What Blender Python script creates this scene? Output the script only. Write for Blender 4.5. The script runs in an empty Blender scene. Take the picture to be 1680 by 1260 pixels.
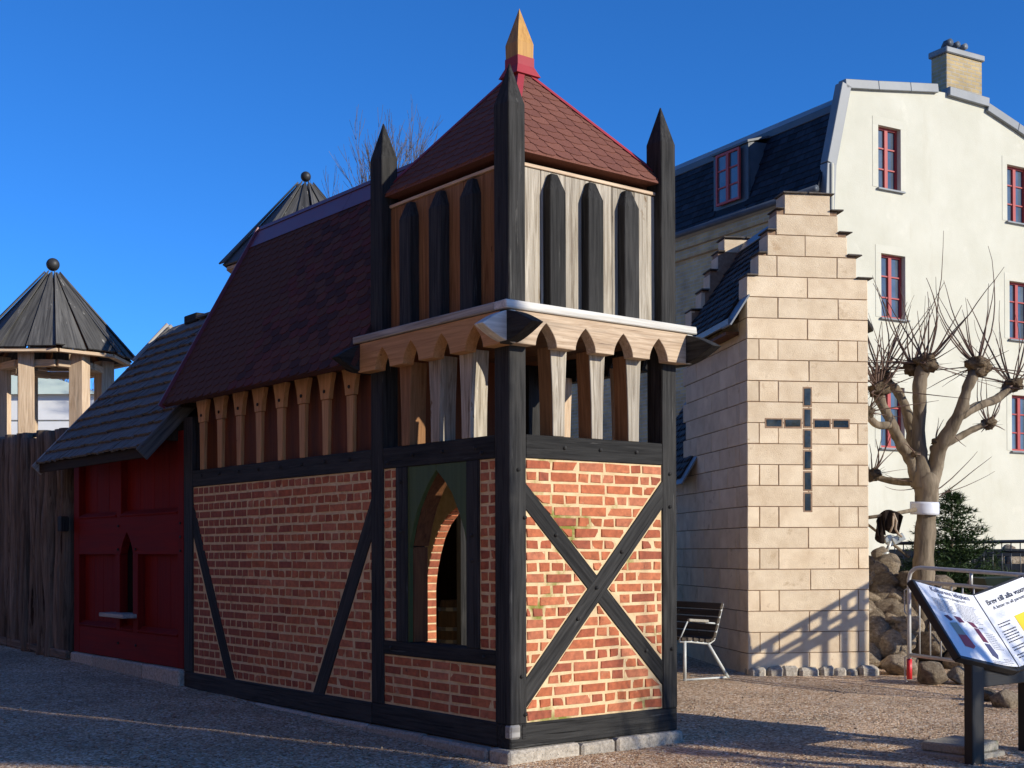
import bpy, bmesh, math, random
from mathutils import Vector, Matrix, noise
R = random.Random(7)
S = bpy.context.scene
COL = S.collection
V = Vector
# ------------------------------------------------------------------ camera
CAM = V((-5.5357, -7.0643, 1.364))
YAW, PITCH, ROLL, FPX, CY = -0.6663, 0.0054, -0.0031, 2143.32, 893.11
FW = V((-math.sin(YAW)*math.cos(PITCH), math.cos(YAW)*math.cos(PITCH), math.sin(PITCH)))
_rt = V((math.cos(YAW), math.sin(YAW), 0)); _up = _rt.cross(FW)
RT = _rt*math.cos(ROLL) + _up*math.sin(ROLL); UP = RT.cross(FW)
cd = bpy.data.cameras.new('camera'); cam = bpy.data.objects.new('camera', cd); COL.objects.link(cam)
cam.matrix_world = Matrix.Translation(CAM) @ Matrix((RT, UP, -FW)).transposed().to_4x4()
cd.sensor_width = 36; cd.lens = FPX/1680*36; cd.shift_y = (CY-630)/1680; cd.clip_start = .05; cd.clip_end = 3000
S.camera = cam
# ------------------------------------------------------------------ light
SUN_EL = math.radians(21.0)
SH = V((.37, -.93, 0)).normalized()                      # horizontal direction towards the sun
SUND = (SH*math.cos(SUN_EL) + V((0, 0, math.sin(SUN_EL)))).normalized()
w = bpy.data.worlds.new('World'); S.world = w; w.use_nodes = True
nt = w.node_tree; bg = nt.nodes['Background']
sky = nt.nodes.new('ShaderNodeTexSky'); sky.sky_type = 'NISHITA'; sky.sun_disc = False
sky.sun_elevation = SUN_EL; sky.sun_rotation = math.atan2(SH.x, SH.y)
sky.air_density = .7; sky.dust_density = 0.; sky.ozone_density = 10.; sky.altitude = 0
hs = nt.nodes.new('ShaderNodeHueSaturation'); hs.inputs['Saturation'].default_value = 1.055; hs.inputs['Value'].default_value = 1.08
nt.links.new(sky.outputs[0], hs.inputs['Color']); nt.links.new(hs.outputs[0], bg.inputs[0]); bg.inputs[1].default_value = 0.116
sl = bpy.data.lights.new('sun', 'SUN'); sl.energy = 3.3; sl.angle = math.radians(.53); sl.color = (1, .93, .80)
so = bpy.data.objects.new('sun', sl); COL.objects.link(so); so.location = (20, -20, 20)
so.rotation_euler = SUND.to_track_quat('Z', 'Y').to_euler()
S.view_settings.view_transform = 'Standard'; S.view_settings.look = 'None'
S.view_settings.exposure = 0.7; S.view_settings.gamma = 1; S.view_settings.use_curve_mapping = False
S.render.engine = 'CYCLES'
# ------------------------------------------------------------------ helpers: placing
def ray(x, y): return FW + RT*((x-840)/FPX) + UP*((CY-y)/FPX)
def px(x, y, D): return CAM + ray(x, y)*D                  # pixel of the photograph at depth D
def gz(x, y):
    yy = max(-12., min(14., y)); xx = max(-15., min(20., x))
    return -.09 + .02*yy + .002*xx
def ground(x, y):
    q = ray(x, y); t = 10.
    for _ in range(20):
        p = CAM + q*t; t = (gz(p.x, p.y)-CAM.z)/q.z
    return CAM + q*t
def onplane(x, y, P, n):
    q = ray(x, y); return CAM + q*((P-CAM).dot(n)/q.dot(n))
WM = {}
def place(o, parent, M):
    COL.objects.link(o); o.matrix_basis = M
    if parent is not None:
        o.parent = parent; o.matrix_parent_inverse = WM[parent.name].inverted()
    WM[o.name] = M
    return o
def tag(o, label, cat, group=None):
    o['label'] = label; o['category'] = cat
    if group: o['group'] = group
    return o
def thing(name, loc, label, cat, group=None):
    o = bpy.data.objects.new(name, None); o.empty_display_size = .2
    place(o, None, Matrix.Translation(V(loc)))
    return tag(o, label, cat, group)
def kind(o, k): o['kind'] = k; return o
def mobj(name, vs, fs, mat, parent=None, smooth=False, M=None):
    """one mesh object from world-space verts (recentred) or, with M, from local verts"""
    vs = [V(v) for v in vs]
    if M is None:
        lo = V([min(v[i] for v in vs) for i in range(3)]); hi = V([max(v[i] for v in vs) for i in range(3)])
        c = (lo+hi)/2; vs = [v-c for v in vs]; M = Matrix.Translation(c)
    me = bpy.data.meshes.new(name); me.from_pydata([tuple(v) for v in vs], [], [tuple(f) for f in fs])
    if mat: me.materials.append(mat)
    if smooth:
        for p in me.polygons: p.use_smooth = True
    me.update()
    return place(bpy.data.objects.new(name, me), parent, M)
def inst(name, me, mat, parent, M):
    return place(bpy.data.objects.new(name, me), parent, M)
def frame(o, x, y, z):
    return Matrix(((x[0], y[0], z[0], o[0]), (x[1], y[1], z[1], o[1]), (x[2], y[2], z[2], o[2]), (0, 0, 0, 1)))
def cboxv(w, d, l, c, z0=0., jit=0.):
    hx, hy, hz = w/2, d/2, l/2; c = min(c, hx*.45, hy*.45, hz*.45)
    vs = []; idx = {}
    for sx in (-1, 1):
        for sy in (-1, 1):
            for sz in (-1, 1):
                b = len(vs); idx[(sx, sy, sz)] = b
                j = V((R.uniform(-jit, jit), R.uniform(-jit, jit), R.uniform(-jit, jit)))
                for v in ((sx*hx, sy*(hy-c), sz*(hz-c)), (sx*(hx-c), sy*hy, sz*(hz-c)), (sx*(hx-c), sy*(hy-c), sz*hz)):
                    vs.append(V((v[0], v[1], v[2]+hz+z0)) + j)
    fs = []
    for s in (-1, 1):
        q = [idx[(s, -1, -1)], idx[(s, 1, -1)], idx[(s, 1, 1)], idx[(s, -1, 1)]]; fs.append([i for i in (q if s > 0 else q[::-1])])
        q = [idx[(-1, s, -1)]+1, idx[(1, s, -1)]+1, idx[(1, s, 1)]+1, idx[(-1, s, 1)]+1]; fs.append(q[::-1] if s > 0 else q)
        q = [idx[(-1, -1, s)]+2, idx[(1, -1, s)]+2, idx[(1, 1, s)]+2, idx[(-1, 1, s)]+2]; fs.append(q if s > 0 else q[::-1])
    for a in (-1, 1):
        for b in (-1, 1):
            p, q = idx[(a, b, -1)], idx[(a, b, 1)]; f = [p, p+1, q+1, q]; fs.append(f if a*b > 0 else f[::-1])
            p, q = idx[(a, -1, b)], idx[(a, 1, b)]; f = [p, q, q+2, p+2]; fs.append(f if a*b > 0 else f[::-1])
            p, q = idx[(-1, a, b)], idx[(1, a, b)]; f = [p+1, p+2, q+2, q+1]; fs.append(f if a*b > 0 else f[::-1])
            for c3 in (-1, 1):
                i = idx[(a, b, c3)]; f = [i, i+1, i+2]; fs.append(f if a*b*c3 > 0 else f[::-1])
    return vs, fs
def beam(name, parent, p0, p1, w, d, xdir, mat, ch=.006, jit=0.):
    """chamfered timber from p0 to p1 (local z = length = grain), w across xdir, d across the other way"""
    p0 = V(p0); p1 = V(p1); z = (p1-p0); L = z.length; z.normalize()
    x = V(xdir); x = (x - z*x.dot(z)).normalized(); y = z.cross(x)
    vs, fs = cboxv(w, d, L, ch, 0, jit)
    return mobj(name, vs, fs, mat, parent, M=frame(p0, x, y, z))
def box(name, parent, lo, hi, mat, ch=.005, grain='z', jit=0.):
    lo = V(lo); hi = V(hi); c = (lo+hi)/2; d = hi-lo
    if grain == 'z': return beam(name, parent, (c.x, c.y, lo.z), (c.x, c.y, hi.z), d.x, d.y, (1, 0, 0), mat, ch, jit)
    if grain == 'x': return beam(name, parent, (lo.x, c.y, c.z), (hi.x, c.y, c.z), d.y, d.z, (0, 1, 0), mat, ch, jit)
    return beam(name, parent, (c.x, lo.y, c.z), (c.x, hi.y, c.z), d.x, d.z, (1, 0, 0), mat, ch, jit)
def obox(name, parent, O, e1, e2, a, b, mat, ch=.005, jit=0., grain='z'):
    """box in a turned frame: a=(s0,s1) along e1, b along e2, c = z range -> a,b 3-tuples lo/hi"""
    lo = V(a); hi = V(b); c = (lo+hi)/2; d = hi-lo
    P = lambda s, t, z: V((O.x + e1.x*s + e2.x*t, O.y + e1.y*s + e2.y*t, z))
    if grain == 'z': return beam(name, parent, P(c.x, c.y, lo.z), P(c.x, c.y, hi.z), d.x, d.y, e1, mat, ch, jit)
    if grain == 's': return beam(name, parent, P(lo.x, c.y, c.z), P(hi.x, c.y, c.z), d.y, d.z, e2, mat, ch, jit)
    return beam(name, parent, P(c.x, lo.y, c.z), P(c.x, hi.y, c.z), d.x, d.z, e1, mat, ch, jit)
def prism(name, parent, poly, O, ux, uy, th, mat, bev=.004, grain='y'):
    """polygon (in ux,uy) extruded by th along n = ux x uy"""
    O = V(O); ux = V(ux).normalized(); uy = V(uy).normalized(); n = ux.cross(uy)
    m = len(poly); ar = sum(poly[i][0]*poly[(i+1) % m][1]-poly[(i+1) % m][0]*poly[i][1] for i in range(m))
    if ar < 0: poly = poly[::-1]
    if grain == 'y': M = frame(O, ux, -n, uy); f = lambda a, b, t: (a, -t, b)
    else: M = frame(O, uy, n, ux); f = lambda a, b, t: (b, t, a)
    if grain == 'y': M = frame(O, n, ux, uy); f = lambda a, b, t: (t, a, b)
    else: M = frame(O, uy, n, ux); f = lambda a, b, t: (b, t, a)
    vs = [f(a, b, 0) for a, b in poly] + [f(a, b, th) for a, b in poly]
    fs = [list(range(m))[::-1], list(range(m, 2*m))] + [[i, (i+1) % m, m+(i+1) % m, m+i] for i in range(m)]
    o = mobj(name, vs, fs, mat, parent, M=M)
    if bev:
        b = o.modifiers.new('bevel', 'BEVEL'); b.width = bev; b.segments = 1; b.limit_method = 'ANGLE'; b.angle_limit = math.radians(50)
    return o
class MB:
    def __init__(s): s.v = []; s.f = []
    def add(s, vs, fs):
        b = len(s.v); s.v += [V(v) for v in vs]; s.f += [[i+b for i in f] for f in fs]; return s
    def box(s, lo, hi, c=.003):
        lo = V(lo); hi = V(hi); d = hi-lo; vs, fs = cboxv(d.x, d.y, d.z, c); o = V(((lo.x+hi.x)/2, (lo.y+hi.y)/2, lo.z))
        return s.add([v+o for v in vs], fs)
    def tube(s, pts, rad, n=6, cap=True):
        pts = [V(p) for p in pts]; m = len(pts)
        if not hasattr(rad, '__len__'): rad = [rad]*m
        b = len(s.v); prev = None
        for i, p in enumerate(pts):
            t = (pts[min(i+1, m-1)]-pts[max(i-1, 0)])
            if t.length < 1e-9: t = V((0, 0, 1))
            t.normalize()
            if prev is None: a = t.orthogonal().normalized()
            else:
                a = prev - t*prev.dot(t)
                a = a.normalized() if a.length > 1e-6 else t.orthogonal().normalized()
            prev = a; c = t.cross(a)
            for k in range(n):
                an = 2*math.pi*k/n; s.v.append(p + (a*math.cos(an)+c*math.sin(an))*rad[i])
        for i in range(m-1):
            for k in range(n):
                k2 = (k+1) % n; s.f.append([b+i*n+k, b+i*n+k2, b+(i+1)*n+k2, b+(i+1)*n+k])
        if cap: s.f.append([b+k for k in range(n)][::-1]); s.f.append([b+(m-1)*n+k for k in range(n)])
        return s
    def build(s, name, mat, parent=None, smooth=False): return mobj(name, s.v, s.f, mat, parent, smooth)
def tube(name, parent, pts, rad, mat, n=8, smooth=True): return MB().tube(pts, rad, n).build(name, mat, parent, smooth)
def clip(poly, p, q):
    """keep what lies left of the directed line p->q"""
    out = []; m = len(poly)
    sd = lambda a: (q[0]-p[0])*(a[1]-p[1])-(q[1]-p[1])*(a[0]-p[0])
    for i in range(m):
        a, b = poly[i], poly[(i+1) % m]; da, db = sd(a), sd(b)
        if da >= 0: out.append(a)
        if da*db < 0:
            t = da/(da-db); out.append((a[0]+(b[0]-a[0])*t, a[1]+(b[1]-a[1])*t))
    return out
def cliprect(poly, x0, y0, x1, y1):
    for p, q in (((x0, y0), (x1, y0)), ((x1, y0), (x1, y1)), ((x1, y1), (x0, y1)), ((x0, y1), (x0, y0))):
        poly = clip(poly, p, q)
        if len(poly) < 3: return []
    return poly
def area(p): return abs(sum(p[i][0]*p[(i+1) % len(p)][1]-p[(i+1) % len(p)][0]*p[i][1] for i in range(len(p))))/2
def inset(poly, d):
    """inset a convex ccw polygon by d"""
    m = len(poly); out = poly
    for i in range(m):
        a, b = poly[i], poly[(i+1) % m]; L = math.hypot(b[0]-a[0], b[1]-a[1])
        if L < 1e-6: continue
        nx, ny = -(b[1]-a[1])/L, (b[0]-a[0])/L
        out = clip(out, (a[0]+nx*d, a[1]+ny*d), (b[0]+nx*d, b[1]+ny*d))
        if len(out) < 3: return []
    return out
def ccw(p):
    return p if sum(p[i][0]*p[(i+1) % len(p)][1]-p[(i+1) % len(p)][0]*p[i][1] for i in range(len(p))) > 0 else p[::-1]
def piece_geo(poly, c, th, jit=.002, tilt=.0015):
    """a slab piece: outline poly (ccw), chamfer c, thickness th; local (a,b,h), h=0 outer face"""
    m = len(poly); poly = [(a+R.uniform(-jit, jit), b+R.uniform(-jit, jit)) for a, b in poly]
    cx = sum(p[0] for p in poly)/m; cy = sum(p[1] for p in poly)/m
    tx, ty = R.uniform(-tilt, tilt), R.uniform(-tilt, tilt)
    vs = []
    for a, b in poly: vs.append((a, b, -th))
    for a, b in poly: vs.append((a, b, -c))
    for a, b in poly:
        dx, dy = a-cx, b-cy; L = math.hypot(dx, dy) or 1; k = max(0, 1-c*1.4/L)
        vs.append((cx+dx*k, cy+dy*k, tx*dx/L*2+ty*dy/L*2))
    fs = [list(range(2*m, 3*m))]
    for i in range(m):
        j = (i+1) % m; fs.append([i, j, m+j, m+i]); fs.append([m+i, m+j, 2*m+j, 2*m+i])
    return vs, fs
def piece(name, parent, poly, O, ux, uy, c, th, mat, jit=.002, tilt=.0015):
    """piece on plane (O,ux,uy) with outward normal ux x uy"""
    O = V(O); ux = V(ux); uy = V(uy); n = ux.cross(uy)
    m = len(poly); cx = sum(p[0] for p in poly)/m; cy = sum(p[1] for p in poly)/m
    vs, fs = piece_geo([(a-cx, b-cy) for a, b in poly], c, th, jit, tilt)
    return mobj(name, vs, fs, mat, parent, M=frame(O+ux*cx+uy*cy, ux, uy, n))
# ------------------------------------------------------------------ helpers: materials
def lk(nt, a, b): nt.links.new(a, b)
def surf(name, c1, c2, scale=(1, 1, 1), ns=6., rough=.75, bump=.25, bs=60., bd=.004, rnd=.12, cols=None, spec=.3,
         det=6., dist=0., spots=None, metal=0., rvar=.1, fine=None, sharp=(.3, .7)):
    """procedural surface in object space: two colours by noise, per-object tone, fine relief, optional spots"""
    m = bpy.data.materials.new(name); m.use_nodes = True; nt = m.node_tree; N = nt.nodes; b = N['Principled BSDF']
    tc = N.new('ShaderNodeTexCoord'); oi = N.new('ShaderNodeObjectInfo')
    mul = N.new('ShaderNodeMath'); mul.operation = 'MULTIPLY'; mul.inputs[1].default_value = 61.7; lk(nt, oi.outputs['Random'], mul.inputs[0])
    mp = N.new('ShaderNodeMapping'); lk(nt, tc.outputs['Object'], mp.inputs[0]); lk(nt, mul.outputs[0], mp.inputs['Location'])
    mp.inputs['Scale'].default_value = scale
    n1 = N.new('ShaderNodeTexNoise'); n1.inputs['Scale'].default_value = ns; n1.inputs['Detail'].default_value = det; n1.inputs['Roughness'].default_value = .62; n1.inputs['Distortion'].default_value = dist
    lk(nt, mp.outputs[0], n1.inputs['Vector'])
    rp = N.new('ShaderNodeValToRGB'); rp.color_ramp.elements[0].position = sharp[0]; rp.color_ramp.elements[1].position = sharp[1]
    rp.color_ramp.elements[0].color = (*c1, 1); rp.color_ramp.elements[1].color = (*c2, 1); lk(nt, n1.outputs[0], rp.inputs[0])
    col = rp.outputs[0]
    def mix(a, bb, f, mode='MIX'):
        x = N.new('ShaderNodeMix'); x.data_type = 'RGBA'; x.blend_type = mode
        for s, vv in ((0, f), (6, a), (7, bb)):
            if hasattr(vv, 'links') or hasattr(vv, 'is_output'): lk(nt, vv, x.inputs[s])
            else: x.inputs[s].default_value = vv if s == 0 else (*vv, 1)
        return x.outputs[2]
    if cols:                                                # per-object choice of tone
        r2 = N.new('ShaderNodeValToRGB'); r2.color_ramp.interpolation = 'CONSTANT'
        els = r2.color_ramp.elements
        while len(els) < len(cols): els.new(.5)
        for i, c in enumerate(cols): els[i].position = i/len(cols); els[i].color = (*c, 1)
        lk(nt, oi.outputs['Random'], r2.inputs[0]); col = mix(col, r2.outputs[0], 1., 'MULTIPLY')
    elif rnd:
        mr = N.new('ShaderNodeMapRange'); mr.inputs[3].default_value = 1-rnd; mr.inputs[4].default_value = 1+rnd
        fr = N.new('ShaderNodeMath'); fr.operation = 'FRACT'; m7 = N.new('ShaderNodeMath'); m7.operation = 'MULTIPLY'; m7.inputs[1].default_value = 7.31
        lk(nt, oi.outputs['Random'], m7.inputs[0]); lk(nt, m7.outputs[0], fr.inputs[0]); lk(nt, fr.outputs[0], mr.inputs[0])
        vm = N.new('ShaderNodeVectorMath'); vm.operation = 'SCALE'; lk(nt, col, vm.inputs[0]); lk(nt, mr.outputs[0], vm.inputs['Scale']); col = vm.outputs[0]
    for sp in (spots or []):                                # (colour, scale, threshold, softness, stretch)
        m2 = N.new('ShaderNodeMapping'); lk(nt, tc.outputs['Object'], m2.inputs[0]); lk(nt, mul.outputs[0], m2.inputs['Location']); m2.inputs['Scale'].default_value = sp[4] if len(sp) > 4 else (1, 1, 1)
        n3 = N.new('ShaderNodeTexNoise'); n3.inputs['Scale'].default_value = sp[1]; n3.inputs['Detail'].default_value = 5; n3.inputs['Roughness'].default_value = .65; lk(nt, m2.outputs[0], n3.inputs['Vector'])
        r3 = N.new('ShaderNodeMapRange'); r3.inputs[1].default_value = sp[2]; r3.inputs[2].default_value = sp[2]+sp[3]; lk(nt, n3.outputs[0], r3.inputs[0])
        col = mix(col, sp[0], r3.outputs[0])
    lk(nt, col, b.inputs['Base Color'])
    n2 = N.new('ShaderNodeTexNoise'); n2.inputs['Scale'].default_value = bs; n2.inputs['Detail'].default_value = 4; n2.inputs['Roughness'].default_value = .6
    lk(nt, (mp if fine is None else tc).outputs[0 if fine is None else 'Object'], n2.inputs['Vector'])
    bp = N.new('ShaderNodeBump'); bp.inputs['Strength'].default_value = bump; bp.inputs['Distance'].default_value = bd
    lk(nt, n2.outputs[0], bp.inputs['Height']); lk(nt, bp.outputs[0], b.inputs['Normal'])
    rr = N.new('ShaderNodeMapRange'); rr.inputs[3].default_value = max(.02, rough-rvar); rr.inputs[4].default_value = min(1, rough+rvar); lk(nt, n1.outputs[0], rr.inputs[0]); lk(nt, rr.outputs[0], b.inputs['Roughness'])
    b.inputs['Specular IOR Level'].default_value = spec; b.inputs['Metallic'].default_value = metal
    return m
GR = (26, 26, 1.3)
M = dict(
    black=surf('black_painted_timber', (.011, .0105, .010), (.046, .0445, .042), GR, 1.6, .78, .8, 3.2, .006, .28, spec=.13, dist=.3,
               spots=[((.085, .082, .075), 1.5, .64, .08, (18, 18, 1.2)), ((.055, .052, .047), 1.1, .56, .2, (2, 2, .6)), ((.003, .003, .003), 1.6, .655, .015, (34, 34, .45))]),
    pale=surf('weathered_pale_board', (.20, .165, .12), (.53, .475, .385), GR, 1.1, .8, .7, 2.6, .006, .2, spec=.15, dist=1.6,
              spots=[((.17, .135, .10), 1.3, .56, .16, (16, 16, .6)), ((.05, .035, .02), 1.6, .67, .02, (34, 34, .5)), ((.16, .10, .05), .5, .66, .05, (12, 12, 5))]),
    grey=surf('weathered_grey_board', (.18, .165, .145), (.46, .44, .40), GR, 1.1, .85, .5, 2.6, .004, .12, spec=.12, dist=.8),
    warm=surf('warm_pine_timber', (.40, .275, .175), (.74, .58, .41), GR, 1.0, .75, .6, 2.6, .005, .16, spec=.16, dist=2.0,
              spots=[((.30, .235, .17), 1.2, .57, .16, (14, 14, .7)), ((.08, .045, .025), 1.6, .67, .02, (34, 34, .5)), ((.12, .06, .03), .6, .70, .03, (14, 14, 6))]),
    warmbrown=surf('unbleached_shaded_board', (.17, .078, .032), (.36, .19, .085), GR, 1.0, .74, .45, 2.6, .003, .18, spec=.18, dist=1.6, spots=[((.06, .03, .015), .6, .70, .03, (14, 14, 6))]),  # left planks less weathered; also paints shade into the tower colonettes
    orange=surf('orange_pine', (.34, .165, .062), (.56, .31, .135), GR, 1.0, .7, .4, 2.6, .003, .12, spec=.2, dist=1.5, spots=[((.10, .045, .02), .6, .70, .03, (14, 14, 6))]),
    bleached_lit=surf('bleached_sunlit_board', (.44, .42, .37), (.74, .71, .64), GR, 1.0, .85, .5, 2.6, .004, .06, spec=.12, dist=.8, spots=[((.25, .23, .20), 1.0, .66, .05, (12, 12, 2))]),  # weathered wood, sunlight put into its tone for front cap and beam ends
    brown=surf('stained_brown_board', (.085, .034, .014), (.20, .085, .035), GR, 1.0, .7, .4, 2.6, .003, .15, spec=.22, dist=1.3),
    redwood=surf('oiled_red_board', (.12, .034, .012), (.21, .068, .024), GR, .9, .7, .35, 2.6, .003, .1, spec=.2, dist=1.0),
    red=surf('dark_red_paint', (.125, .005, .004), (.20, .011, .007), GR, .8, .8, .35, 2.6, .003, .08, spec=.1, dist=.6),
    green=surf('dull_green_paint', (.040, .065, .022), (.068, .10, .036), GR, .9, .65, .35, 2.6, .003, .05, spec=.25),
    ochre=surf('oiled_ochre_finial', (.30, .14, .03), (.56, .31, .085), GR, 1.0, .6, .4, 2.6, .003, .0, spec=.3, dist=1.5),
    brick=surf('red_brick', (.62, .62, .62), (1.12, 1.10, 1.08), (1, 1, 1), 22, .85, .55, 90, .004, 0, spec=.2,
               cols=[(.50, .155, .07), (.44, .13, .06), (.53, .18, .085), (.39, .11, .055), (.48, .165, .085), (.45, .14, .062), (.53, .19, .10), (.34, .10, .055)],
               spots=[((.56, .40, .25), 8, .67, .12), ((.13, .05, .035), 12, .62, .14)]),
    mortar=surf('sandy_mortar', (.58, .42, .23), (.76, .58, .34), (1, 1, 1), 14, .92, .7, 130, .006, 0, spec=.1,
                spots=[((.30, .21, .13), 5, .63, .12)]),
    mossmortar=surf('sandy_mortar_with_moss', (.58, .42, .23), (.76, .58, .34), (1, 1, 1), 14, .92, .7, 130, .006, 0, spec=.1,
                    spots=[((.21, .21, .045), 1.9, .565, .1)]),
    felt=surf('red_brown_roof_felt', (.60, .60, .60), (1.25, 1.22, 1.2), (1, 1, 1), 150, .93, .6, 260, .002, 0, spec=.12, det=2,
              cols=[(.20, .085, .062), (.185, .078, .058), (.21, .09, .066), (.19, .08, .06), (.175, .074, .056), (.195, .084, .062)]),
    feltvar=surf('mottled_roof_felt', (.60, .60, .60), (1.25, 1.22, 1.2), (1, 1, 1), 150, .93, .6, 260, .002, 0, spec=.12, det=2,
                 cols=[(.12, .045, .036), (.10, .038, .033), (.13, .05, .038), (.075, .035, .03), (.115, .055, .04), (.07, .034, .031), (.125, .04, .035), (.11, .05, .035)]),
    flash=surf('red_sheet_metal', (.30, .035, .045), (.36, .05, .06), (1, 1, 1), 5, .6, .1, 20, .002, 0, spec=.2),
    plum=surf('plum_sheet_metal', (.15, .035, .05), (.19, .05, .065), (1, 1, 1), 5, .42, .1, 20, .002, 0, spec=.5),
    shingle=surf('grey_wood_shingle', (.07, .062, .052), (.24, .215, .185), (30, 30, 1.2), 1.4, .8, .6, 3, .004, .2, spec=.2),
    bark=surf('palisade_log', (.075, .055, .04), (.27, .205, .15), (16, 16, 1.0), 1.3, .9, 1., 2.2, .02, .35, spec=.1, dist=1.2,
              spots=[((.035, .022, .015), .9, .62, .05, (14, 14, 1.2))]),
    granite=surf('grey_granite', (.27, .235, .185), (.55, .49, .40), (1, 1, 1), 38, .85, .8, 30, .012, .15, spec=.25,
                 spots=[((.11, .10, .09), 70, .60, .05)]),
    boulder=surf('field_boulder', (.17, .125, .085), (.46, .37, .26), (1, 1, 1), 5, .9, 1., 14, .05, .38, spec=.2, det=9,
                 spots=[((.52, .47, .38), 5, .62, .1), ((.11, .11, .05), 4, .63, .12)]),
    block=surf('buff_rendered_block', (.65, .50, .33), (.83, .68, .48), (1, 1, 1), 4.2, .93, .8, 105, .008, .08, spec=.1, det=8,
               spots=[((.84, .70, .50), 2.2, .60, .2), ((.50, .36, .22), 5, .62, .14), ((.45, .30, .17), 1.6, .66, .12, (3, 3, .6))]),
    joint=surf('brown_joint', (.24, .15, .095), (.36, .24, .155), (1, 1, 1), 20, .95, .4, 90, .004, 0, spec=.1),
    slate=surf('dark_slate', (.022, .020, .020), (.060, .056, .056), (1, 1, 1), 12, .72, .5, 60, .004, .45, spec=.22),
    navy=surf('blue_black_roof_slate', (.010, .013, .020), (.026, .031, .042), (1, 1, 1), 8, .75, .4, 40, .004, .4, spec=.2),
    zinc=surf('grey_blue_sheet_zinc', (.13, .145, .155), (.20, .215, .225), (1, 1, 1), 2, .45, .08, 12, .003, .08, spec=.5),
    darkzinc=surf('dark_blue_sheet', (.045, .058, .075), (.08, .095, .115), (1, 1, 1), 2, .5, .08, 12, .003, .05, spec=.45),
    coping=surf('dark_coping_slab', (.06, .05, .042), (.14, .12, .10), (1, 1, 1), 14, .85, .6, 50, .008, .2, spec=.2),
    stucco=surf('cream_lime_render', (.53, .515, .415), (.615, .60, .50), (1, 1, 1), .9, .93, .4, 45, .01, 0, spec=.1, det=9,
                spots=[((.52, .495, .39), 1.1, .58, .25, (2, 2, .5)), ((.69, .665, .555), 1.6, .62, .25)]),
    steel=surf('galvanised_tube', (.46, .45, .42), (.62, .61, .57), (1, 1, 1), 9, .45, .1, 40, .002, .06, spec=.5, metal=.25),
    darksteel=surf('dark_painted_tube', (.018, .02, .026), (.035, .04, .05), (1, 1, 1), 9, .35, .1, 40, .002, .06, spec=.5),
    signblack=surf('black_sign_timber', (.010, .010, .010), (.024, .023, .022), GR, 1.2, .5, .35, 3, .003, .05, spec=.35),
    paper=surf('printed_sheet', (.78, .78, .79), (.82, .82, .83), (1, 1, 1), 3, .35, .02, 20, .001, 0, spec=.4),
    ink=surf('print_ink', (.03, .03, .04), (.04, .04, .05), (1, 1, 1), 3, .4, .0, 20, .001, 0),
    greyink=surf('small_print_ink', (.30, .30, .33), (.36, .36, .38), (1, 1, 1), 3, .4, .0, 20, .001, 0),
    yellow=surf('print_yellow', (.80, .55, .03), (.84, .60, .05), (1, 1, 1), 3, .4, 0, 20, .001, 0),
    pred=surf('print_red', (.50, .045, .05), (.56, .06, .06), (1, 1, 1), 3, .4, 0, 20, .001, 0),
    pplum=surf('print_plum', (.13, .03, .05), (.17, .04, .06), (1, 1, 1), 3, .4, 0, 20, .001, 0),
    polive=surf('print_olive', (.33, .32, .24), (.38, .36, .27), (1, 1, 1), 3, .4, 0, 20, .001, 0),
    pblue=surf('print_slate_blue', (.06, .06, .12), (.09, .09, .15), (1, 1, 1), 3, .4, 0, 20, .001, 0),
    concrete=surf('exposed_concrete_slab', (.26, .235, .19), (.46, .42, .34), (1, 1, 1), 60, .92, .8, 90, .008, .1, spec=.15,
                  spots=[((.16, .16, .06), 8, .58, .12)]),
    slatold=surf('old_bench_slat', (.04, .03, .022), (.11, .085, .06), GR, 1.1, .75, .6, 2.6, .004, .25, spec=.2,
                 spots=[((.38, .36, .27), 2.0, .66, .06, (5, 5, 2))]),
    benchsteel=surf('pale_bench_frame', (.42, .43, .40), (.55, .56, .52), (1, 1, 1), 8, .45, .1, 40, .002, 0, spec=.5),
    redplast=surf('red_plastic_sleeve', (.55, .015, .02), (.62, .025, .03), (1, 1, 1), 5, .4, .05, 30, .001, 0, spec=.5),
    treebark=surf('grey_linden_bark', (.09, .068, .045), (.27, .215, .15), (9, 9, 1.8), 1.3, .9, .9, 2.4, .012, 0, spec=.1, dist=.6,
                  spots=[((.42, .38, .28), 1.2, .62, .12, (3, 3, 1)), ((.06, .045, .03), 1.3, .66, .1, (8, 8, 2))]),
    knob=surf('gnarled_pollard_bark', (.05, .035, .022), (.19, .14, .09), (1, 1, 1), 16, .95, 1., 30, .03, .2, spec=.08),
    twig=surf('brown_twig', (.085, .05, .04), (.17, .115, .085), (1, 1, 1), 9, .75, .2, 40, .002, 0, spec=.2),
    fartwig=surf('grey_brown_twig', (.14, .115, .10), (.22, .19, .165), (1, 1, 1), 9, .85, .2, 40, .002, 0, spec=.1),
    needle=surf('spruce_needle', (.018, .04, .010), (.05, .085, .022), (1, 1, 1), 9, .65, .0, 40, .002, 0, spec=.25),
    frame=surf('red_window_paint', (.33, .035, .03), (.40, .05, .045), (1, 1, 1), 8, .5, .1, 40, .002, .05, spec=.4),
    glass=surf('window_glass', (.055, .075, .10), (.11, .14, .175), (1, 1, 1), 1.3, .06, .02, 3, .002, .3, spec=.9, rvar=.03),
    curtain=surf('pale_blind', (.55, .55, .52), (.62, .62, .60), (1, 1, 1), 3, .8, .05, 20, .002, 0),
    glassblock=surf('glass_block', (.006, .008, .009), (.05, .058, .055), (1, 1, 1), 5, .14, .35, 9, .02, .4, spec=.5, rvar=.04),
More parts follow.
